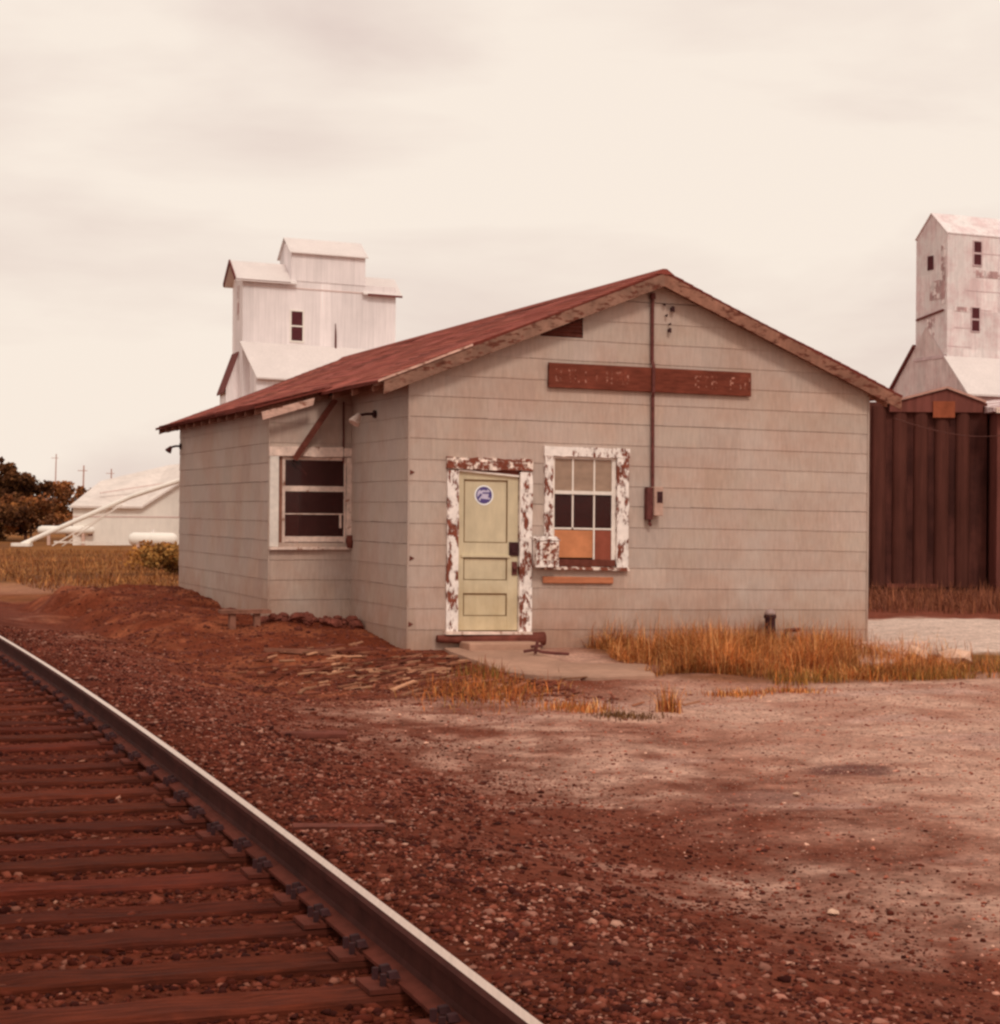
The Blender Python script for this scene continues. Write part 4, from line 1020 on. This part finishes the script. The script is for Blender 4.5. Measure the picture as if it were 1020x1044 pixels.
# ------------------------------------------------------------------ GRAIN ELEVATORS
def panel_wall(b, p0, p1, z0, z1, n, r, top=None):
    """a tin wall between plan points p0, p1 made of vertical sheets with slightly different tone"""
    p0 = Vector((*p0, 0)); p1 = Vector((*p1, 0))
    for i in range(n):
        a = p0.lerp(p1, i/n); c = p0.lerp(p1, (i+1)/n); s = r.gauss(1, .05)
        zt0, zt1 = (z1, z1) if top is None else (top(i/n), top((i+1)/n))
        b.poly([(a.x, a.y, z0), (c.x, c.y, z0), (c.x, c.y, zt1), (a.x, a.y, zt0)], (s, s*.99, s*.985))
def gable_roof(a0, a1, b0, b1, ze, zr, oh, th=.06, ohe=.35):
    b = MB(.028); bm = (b0+b1)/2
    sl = (zr-ze)/(bm-b0); zo = ze-sl*oh
    for sgn in (-1, 1):
        be = b0-oh if sgn < 0 else b1+oh
        P = [(a0-ohe, be, zo), (a1+ohe, be, zo), (a1+ohe, bm, zr), (a0-ohe, bm, zr)]
        b.hexa([(x, y, z-th) for x, y, z in P]+P if sgn < 0 else [(x, y, z-th) for x, y, z in P[::-1]]+P[::-1])
    return b
r = random.Random(12)
PHI = R(18)
el = empty('grain_elevator', (-13.6, 100, gz(-13.6, 100)+.62), PHI); tag(el, 'tall whitewashed grain elevator with stepped roof rising behind the depot roof', 'grain elevator')
b = MB(.028); w, d = 8.3, 3.0
panel_wall(b, (0, 0), (w, 0), -.9, 13.75, 14, r); panel_wall(b, (w, 0), (w, d), -.9, 13.7, 4, r)
panel_wall(b, (w, d), (0, d), -.9, 13.75, 10, r); panel_wall(b, (0, d), (0, 0), -.9, 13.7, 4, r, top=lambda f: 13.7+.95*(1-abs(2*f-1)))
b.build('wall', M['tin_white'], el)
b = MB(.028); panel_wall(b, (2.57, -.03), (6.6, -.03), 13.72, 15.35, 7, r); panel_wall(b, (6.6, -.03), (6.6, d), 13.3, 15.35, 3, r, top=lambda f: 15.35+.85*(1-abs(2*f-1)))
panel_wall(b, (6.6, d), (2.57, d), 13.72, 15.35, 5, r); panel_wall(b, (2.57, d), (2.57, -.03), 13.5, 15.35, 3, r, top=lambda f: 15.35+.85*(1-abs(2*f-1))); b.build('cupola', M['tin_white'], el)
gable_roof(2.57, 6.6, 0, d, 15.35, 16.2, .22, ohe=.12).build('cupola_roof', M['tin_roof'], el)
gable_roof(0, 2.4, 0, d, 13.75, 14.75, .3, ohe=.45).build('roof', M['tin_roof'], el)
gable_roof(6.75, 8.3, 0, d, 13.45, 14.4, .25, ohe=.3).build('roof', M['tin_roof'], el)
b = MB(.028)
for a0, a1, ze in ((-.45, 2.5, 13.65), (6.7, 8.6, 13.35)):
    b = MB(.028); b.box(a0, a1, -.29, -.24, ze-.16, ze-.05); b.build('eave_board', M['dark_rake'], el)
for yy_ in (-.3, 3.3):
    b = MB(.028); b.bar((-.46, yy_, 13.60), (-.46, 1.5, 14.70), .06, .2); b.build('rake_board', M['dark_rake'], el)
def win2(a0, a1, z0, z1, y, parent, sh, m2='white_wash', e=.08):
    b = MB(sh); b.box(a0-e, a0, y-.04, y, z0-e, z1+e); b.box(a1, a1+e, y-.04, y, z0-e, z1+e); b.box(a0, a1, y-.04, y, z1, z1+e); b.box(a0, a1, y-.04, y, z0-e, z0); b.box(a0, a1, y-.035, y, (z0+z1)/2-.04, (z0+z1)/2+.04)
    f = b.build('window', M[m2], parent); b = MB(sh); b.box(a0, a1, y-.02, y-.012, z0, z1); b.build('pane', M['hole'], f)
win2(2.6, 3.2, 10.55, 12.1, -.005, el, .028)
b = MB(.028); b.box(.03, .06, 1.2, 1.5, 11.6, 13.2); b.box(-.03, -.005, 1.0, 1.45, 11.6, 13.4); b.build('narrow_slit', M['tin_patch'], el)
b = MB(.028); b.box(0, w, -.03, -.006, 13.30, 13.36); b.build('seam', M['seam'], el)
b = MB(.028); b.tube([(5.0, -.05, 9.6), (5.0, -.05, 11.0), (4.98, -.05, 11.6)], [.06, .05, .02], 6); b.build('downpipe', M['iron'], el)
# lower skirt roof and walls
b = MB(.028); P = [(.35, -2.2, 8.35), (w+.6, -2.2, 8.35), (w+.6, -.01, 10.35), (-.15, -.01, 10.35)]
b.hexa([(x, y, z-.08) for x, y, z in P]+P); b.build('skirt_roof', M['tin_roof'], el)
b = MB(.028); panel_wall(b, (.4, -1.9), (w, -1.9), -.9, 8.5, 8, r); panel_wall(b, (.4, 0), (.4, -1.9), -.9, 8.5, 3, r, top=lambda f: 10.1-1.7*f); panel_wall(b, (w, -1.9), (w, 0), -.9, 8.5, 3, r, top=lambda f: 8.4+1.7*f); b.build('lower_wall', M['tin_white'], el)
b = MB(.028); P = [(-.80, 1.0, 7.7), (.0, 1.0, 9.9), (.0, 3.2, 9.9), (-.80, 3.2, 7.7)]; b.hexa([(x, y, z-.1) for x, y, z in P]+P); b.build('lean_to_roof', M['dark_rake'], el)
b = MB(.028); panel_wall(b, (-.66, 1.1), (0, 1.1), -.9, 8, 2, r, top=lambda f: 8.0+1.9*f); panel_wall(b, (-.66, 3), (-.66, 1.1), -.9, 8.0, 3, r); b.build('lean_to_wall', M['tin_white'], el)

PHI2 = R(20)
e2 = empty('grain_elevator', (18.72, 80, gz(18.72, 80)+.18), PHI2); tag(e2, 'stained white grain elevator tower rising at the right edge behind dark sheds', 'grain elevator')
d2, w2 = 2.4, 7.5
b = MB(.02)
def stain(b, p0, p1, z0, z1, n, m, r, top=None):
    for k in range(m):
        za, zb = z0+(z1-z0)*k/m, z0+(z1-z0)*(k+1)/m
        panel_wall(b, p0, p1, za, zb, n, r, top if k == m-1 else None)
stain(b, (0, 0), (w2, 0), -.9, 13.7, 9, 9, r); stain(b, (0, d2), (0, 0), -.9, 13.7, 4, 9, r, top=lambda f: 13.7+.95*(1-abs(2*f-1)))
stain(b, (w2, 0), (w2, d2), -.9, 13.7, 4, 6, r, top=lambda f: 13.7+.95*(1-abs(2*f-1))); stain(b, (w2, d2), (0, d2), -.9, 13.7, 6, 6, r); b.build('wall', M['tin_stain'], e2)
b = MB(.02); bm = d2/2
for y0, y1 in ((-.03, bm), (d2+.03, bm)):
    P = [(-.05, y0, 13.70), (w2, y0, 13.70), (w2, y1, 14.68), (-.05, y1, 14.68)]; 
    if y0 > y1: P = P[::-1]
    b.hexa([(x, y, z-.05) for x, y, z in P]+P)
b.build('roof', M['tin_stain'], e2)
win2(1.28, 1.64, 12.42, 13.4, -.005, e2, .02, 'tin_frame', .05); win2(1.20, 1.57, 9.62, 10.6, -.005, e2, .02, 'tin_frame', .04)
for (b0, b1, z0, z1, m_, nm) in ((1.05, 1.50, 11.9+.35, 12.85, 'hole', 'opening'), (.5, 1.3, 10.95, 11.75, 'tin_patch', 'rust_patch'), (.15, .45, 10.7, 13.2, 'tin_patch', 'rust_patch'), (.95, 1.5, 8.7, 10.2, 'tin_patch', 'rust_patch')):
    b = MB(.02); b.box(-.02, -.006, b0, b1, z0, z1); b.build(nm, M[m_], e2)
b = MB(.02); b.bar((-.05, .2, 10.45), (-.05, 2.3, 10.2), .05, .08); b.build('batten', M['dark_rake'], e2)
for (a0, a1, z0, z1) in ((1.4, 3.2, 11.9, 12.2), (.3, 1.1, 10.4, 10.6)):
    b = MB(.02); b.box(a0, a1, -.016, -.006, z0, z1); b.build('rust_patch', M['tin_patch'], e2)
# lower gabled house of the elevator
bc = 1.55; hw = 3.2; zr = 9.95; ze = 6.95
b = MB(.01)
panel_wall(b, (-.03, bc+hw-.1), (-.03, bc-hw+.1), -.9, ze, 8, r, top=lambda f: ze+(zr-ze)*(1-abs(2*f-1))-.1); panel_wall(b, (-.03, bc-hw+.1), (w2+.5, bc-hw+.1), -.9, ze, 8, r); panel_wall(b, (w2+.5, bc+hw-.1), (-.03, bc+hw-.1), -.9, ze, 8, r); b.build('lower_wall', M['tin_grey'], e2)
b = MB(.01)
P = [(-.15, bc-hw-.15, ze-.14), (w2+.5, bc-hw-.15, ze-.14), (w2+.5, -.01, zr-(zr-ze)*(bc/hw)), (-.15, -.01, zr-(zr-ze)*(bc/hw))]; b.hexa([(x, y, z-.08) for x, y, z in P]+P); b.build('lower_roof', M['tin_roof'], e2)
b = MB(.01)
P = [(w2+.5, bc+hw+.15, ze-.14), (-.15, bc+hw+.15, ze-.14), (-.15, d2+.01, zr-(zr-ze)*((d2-bc)/hw)), (w2+.5, d2+.01, zr-(zr-ze)*((d2-bc)/hw))]; b.hexa([(x, y, z-.12) for x, y, z in P]+P); b.build('lower_roof', M['dark_rake'], e2)

b = MB(.02); b.box(-.06, -.035, -.05, d2+.05, 8.42, 8.56); b.build('ledge', M['tin_frame'], e2)
for q in range(6):
    b = MB(.02); zq = 8.9+q*.8; b.box(.02+q*.31, 1.2+q*.5, -.012, -.004, zq, zq+.03); b.build('sheet_seam', M['tin_frame'], e2)
# ------------------------------------------------------------------ DARK RIBBED SHEDS on the right
sh = empty('storage_shed', (7.3, 42, gz(9, 42)), 0); tag(sh, 'dark maroon ribbed steel storage shed with small peaked gable behind the depot', 'shed')
b = MB(); X1 = 3.43
b.box(0, X1, 0, 5, .15, 4.22); b.build('wall', M['shed'], sh)
b = MB(); b.box(0, X1, .05, 4.95, -.1, .149); b.build('base', M['black_iron'], sh)
for k in range(8):
    x = .12+k*.462
    if x > X1-.1: continue
    b = MB(); n = 8
    for q in range(n):
        a0, a1 = math.pi*q/n, math.pi*(q+1)/n
        p0 = (x-.16*math.cos(a0), -.12*math.sin(a0)); p1 = (x-.16*math.cos(a1), -.12*math.sin(a1))
        b.poly([(p0[0], p0[1], .15), (p1[0], p1[1], .15), (p1[0], p1[1], 4.12), (p0[0], p0[1], 4.12)])
    b.build('rib', M['rib'], sh, smooth=True)
b = MB(); b.add([(1.25, -.14, 4.0), (3.3, -.14, 4.0), (3.3, -.14, 4.22), (2.5, -.14, 4.50), (1.25, -.14, 4.18), (1.25, 3, 4.0), (3.3, 3, 4.0), (3.3, 3, 4.22), (2.5, 3, 4.5), (1.25, 3, 4.18)],
         [(0, 1, 2, 3, 4), (9, 8, 7, 6, 5), (1, 6, 7, 2), (0, 4, 9, 5), (0, 5, 6, 1)]); b.build('peaked_gable', M['shed2'], sh)
b = MB(); b.bar((1.15, 1.4, 4.19), (2.5, 1.4, 4.545), 3.2, .05); b.bar((2.5, 1.4, 4.545), (3.36, 1.4, 4.235), 3.2, .05); b.build('roof', M['pole'], sh)
b = MB(); b.box(2.20, 2.68, -.17, -.143, 3.88, 4.24); b.build('hatch', M['hatch'], sh)
b = MB(); b.box(1.2, 2.3, -.25, -.08, .13, .22); b.build('sill_beam', M['dark_wood'], sh)
s2 = empty('storage_shed', (10.80, 41.4, gz(11, 41)), 0); tag(s2, 'brown plain steel shed with a pale eave at the right edge', 'shed')
b = MB(); b.box(0, 4.6, 0, 5, -.1, 4.0); b.build('wall', M['shed2'], s2)
for k in range(8):
    b = MB(); x = .2+k*.58; b.hexa([(x-.03, -.03, 0), (x+.03, -.03, 0), (x+.06, -.002, 0), (x-.06, -.002, 0), (x-.03, -.03, 3.9), (x+.03, -.03, 3.9), (x+.06, -.002, 3.9), (x-.06, -.002, 3.9)]); b.build('rib', M['shed'], s2)
b = MB(); b.hexa([(-.15, -.25, 3.97), (4.8, -.25, 3.97), (4.8, 5.2, 3.97), (-.15, 5.2, 3.97), (-.15, -.25, 4.05), (4.8, -.25, 4.05), (4.8, 2.5, 4.9), (-.15, 2.5, 4.3)]); b.build('roof', M['tin_patch'], s2)
b = MB(); b.box(-.1, 4.7, -.29, -.252, 3.94, 4.06); b.build('eave_strip', M['old_white'], s2)
# slack service wire from the depot eave to the shed
pts = []
a = W(GW+.3, -.2, 3.06); e = Vector((10.9, 41.2, 3.5))
for k in range(15):
    f = k/14; p = a.lerp(e, f); p.z -= .12*4*f*(1-f); pts.append(p-a)
b = MB(); b.tube(pts, .009, 5); o = b.build('service_wire', M['rib']); o.location = a; tag(o, 'slack wire running from the depot eave to the brown shed', 'wire')

# ------------------------------------------------------------------ FAR LEFT BUILDING, tank, auger, poles
h0 = empty('farm_building', (-20.9, 110, gz(-20.9, 110)), R(32)); tag(h0, 'low white farm building with broad pale roof at the far left', 'building')
# near corner at origin; long wall runs along -a with eave, gable end along +b
Lw, Gw, ez, rz_ = 3.9, 9.0, 2.25, 4.9
r = random.Random(3)
def rot_plan(): pass
b = MB(); panel_wall(b, (-Lw, 0), (0, 0), -.3, ez, 5, r); panel_wall(b, (0, 0), (0+.001, 0), -.3, ez, 1, r)
b2 = b; 
G0 = Vector((0, 0)); G1 = Vector((math.cos(R(-18))*Gw, math.sin(R(-18))*Gw+0))
panel_wall(b2, (0, 0), (Gw, 0.001), -.3, ez, 9, r, top=lambda f: ez+(rz_-ze*0-ez)*(1-abs(2*f-1))); panel_wall(b2, (-Lw+3.0, 4.3), (-Lw, 0), -.3, ez, 4, r); panel_wall(b2, (Gw, 0), (Gw, 8), -.3, ez, 4, r)
b2.build('wall', M['white_wash'], h0)
b = MB()
P = [(-Lw-.4, -.25, ez-.02), (.15, -.25, ez-.02), (Gw/2, 0, rz_+.1), (Gw/2, 9, rz_+.6), (-Lw-.4, 8.5, ez+1.9)]
P = [(-Lw-.3, -.3, ez), (.1, -.3, ez), (Gw/2, -.3, rz_+.08), (Gw/2-.6, 5, rz_-.1), (-Lw+3.3, 4.6, 3.75)]
b.add(P+[(x, y, z-.12) for x, y, z in P], [(0, 1, 2, 3, 4), (9, 8, 7, 6, 5), (0, 5, 6, 1), (1, 6, 7, 2), (2, 7, 8, 3), (3, 8, 9, 4), (4, 9, 5, 0)])
P = [(Gw/2, -.3, rz_+.08), (Gw+.3, -.3, ez-.1), (Gw+.3, 8.3, ez-.1), (Gw/2-.6, 5, rz_-.1)]
b.add(P+[(x, y, z-.12) for x, y, z in P], [(0, 1, 2, 3), (7, 6, 5, 4), (0, 4, 5, 1), (1, 5, 6, 2)])
b.build('roof', M['white_grey'], h0)
b = MB(); b.box(-Lw, Gw, -.02, -.004, 1.60, 1.68); b.build('seam', M['seam'], h0)
b = MB(); b.box(-3.0, -2.75, -.025, -.004, .55, 1.0); b.build('wall_vent', M['dark_rake'], h0)
b = MB(); b.bar((-2.0, .8, 3.0), (3.0, 1.6, 3.75), .12, .06); b.build('ridge_line', M['seam'], h0)
# grain auger tube leaning over the roof
b = MB(); zz = gz(-25.4, 104); b.tube([(-4.3, 0, .1), (1.6, 0, 2.75), (5.6, -.3, 4.1)], .13, 10); ag = MB()
au = empty('grain_auger', (-21.8, 104, zz), 0); tag(au, 'long white slanting auger tube leaning up in front of the white building', 'auger')
b.build('tube', M['white_wash'], au)
b = MB(); b.bar((-2.6, -.2, .05), (1.2, -.2, 2.3), .06, .06); b.bar((-2.3, .5, -.05), (.9, 0, 2.2), .06, .06); b.bar((-2.6, .2, .25), (.6, .1, .22), .08, .1); b.build('support_frame', M['sash'], au)
b = MB(); b.box(-4.8, -3.8, -.4, .4, -.05, .18); b.build('hopper', M['white_wash'], au)
def tank(x, y, L, rad, zc, label, m, seed):
    t = empty('storage_tank', (x, y, gz(x, y)), .12); tag(t, label, 'tank')
    b = MB(); b.tube([(-L/2, 0, zc), (-L/2+.06, 0, zc), (-L/2+.25, 0, zc), (L/2-.25, 0, zc), (L/2-.06, 0, zc), (L/2, 0, zc)], [.05, rad*.7, rad, rad, rad*.7, .05], 16); b.build('tank_body', M[m], t, smooth=True)
    for s in (-1, 1):
        b = MB(); b.box(s*L*.3-.08, s*L*.3+.08, -rad*.7, rad*.7, -.2, zc-rad*.7); b.build('saddle', M['concrete_pale'], t)
    b = MB(); b.tube([(0, 0, zc+rad-.02), (0, 0, zc+rad+.14)], .09, 8); b.build('valve_cover', M['pale_metal'], t)
tank(-17.85, 98, 2.5, .34, .55, 'small white propane tank beside the depot corner', 'white_wash', 1)
tank(-24.6, 108, 3.2, .24, .85, 'low white tank behind the auger foot', 'white_wash', 2)
for k, (x, y, h, lab) in enumerate([(-39.5, 180, 6.2, 'nearest leaning utility pole above the far bushes'), (-42.0, 205, 6.4, 'fainter utility pole right of the nearest one'), (-55, 235, 8.8, 'distant utility pole left of the other two')]):
    t = empty('utility_pole', (x, y, gz(x, y)), .3); tag(t, lab, 'utility pole', 'utility poles far beyond the trees')
    b = MB(); b.tube([(0, 0, 0), (.02*h, 0, h)], [.09, .06], 8); b.build('pole', M['pole'], t)
    b = MB(); b.bar((-.45, 0, h-.5), (.45, 0, h-.5), .05, .06); b.build('crossarm', M['pole'], t)

# ------------------------------------------------------------------ WORLD, SUN, CAMERA
wd = bpy.data.worlds.new("World"); C0.world = wd; wd.use_nodes = True
nt = wd.node_tree; N = nt.nodes; Lk = nt.links
SUN_EL, SUN_AZ = R(46), R(160)       # azimuth clockwise from +Y
sky = N.new('ShaderNodeTexSky'); sky.sky_type = 'NISHITA'; sky.sun_disc = False; sky.sun_elevation = SUN_EL; sky.sun_rotation = SUN_AZ
sky.air_density = 1.; sky.dust_density = 4
bg1 = N['Background']; bg1.inputs['Strength'].default_value = .07
Lk.new(sky.outputs['Color'], bg1.inputs['Color'])
tc = N.new('ShaderNodeTexCoord'); mp = N.new('ShaderNodeMapping'); mp.inputs['Scale'].default_value = (1.5, 1.5, 5.5); mp.inputs['Rotation'].default_value = (R(3), R(-4), 0)
Lk.new(tc.outputs['Generated'], mp.inputs['Vector'])
nz = N.new('ShaderNodeTexNoise'); nz.inputs['Scale'].default_value = 1.7; nz.inputs['Detail'].default_value = 6; nz.inputs['Roughness'].default_value = .52; nz.inputs['Distortion'].default_value = .25
Lk.new(mp.outputs['Vector'], nz.inputs['Vector'])
rp = N.new('ShaderNodeValToRGB'); rp.color_ramp.elements[0].position = .33; rp.color_ramp.elements[1].position = .56
def L3(r, g, b): return (lin(r), lin(g), lin(b), 1)
rp.color_ramp.elements[0].color = L3(226, 206, 196); rp.color_ramp.elements[1].color = L3(250, 236, 222)
Lk.new(nz.outputs['Fac'], rp.inputs['Fac'])
bg2 = N.new('ShaderNodeBackground'); bg2.inputs['Strength'].default_value = 1.04; Lk.new(rp.outputs['Color'], bg2.inputs['Color'])
mx = N.new('ShaderNodeMixShader'); mx.inputs[0].default_value = .94
Lk.new(bg1.outputs[0], mx.inputs[1]); Lk.new(bg2.outputs[0], mx.inputs[2]); Lk.new(mx.outputs[0], N['World Output'].inputs['Surface'])

sl = bpy.data.lights.new('sun', 'SUN'); sl.energy = 1.25; sl.angle = R(12); sl.color = (1, .9, .78)
so = bpy.data.objects.new('sun', sl); COL.objects.link(so)
dirn = Vector((math.sin(SUN_AZ)*math.cos(SUN_EL), math.cos(SUN_AZ)*math.cos(SUN_EL), math.sin(SUN_EL)))
so.rotation_euler = (-dirn).to_track_quat('-Z', 'Y').to_euler(); so.location = dirn*60

cd = bpy.data.cameras.new('camera'); cam = bpy.data.objects.new('camera', cd); COL.objects.link(cam)
cd.sensor_fit = 'HORIZONTAL'; cd.sensor_width = 36; cd.lens = 1942/1020*36; cd.clip_start = .1; cd.clip_end = 4000
cam.matrix_world = Matrix.Translation((0, 0, EYE)) @ Matrix.Rotation(R(90), 4, 'X') @ Matrix.Rotation(.0079, 4, 'Z')
C0.camera = cam
C0.view_settings.view_transform = 'Standard'; C0.view_settings.look = 'None'; C0.view_settings.exposure = 0; C0.view_settings.gamma = 1
C0.cycles.filter_width = 2.6
C0.cycles.max_bounces = 6
C0.cycles.use_denoising = True
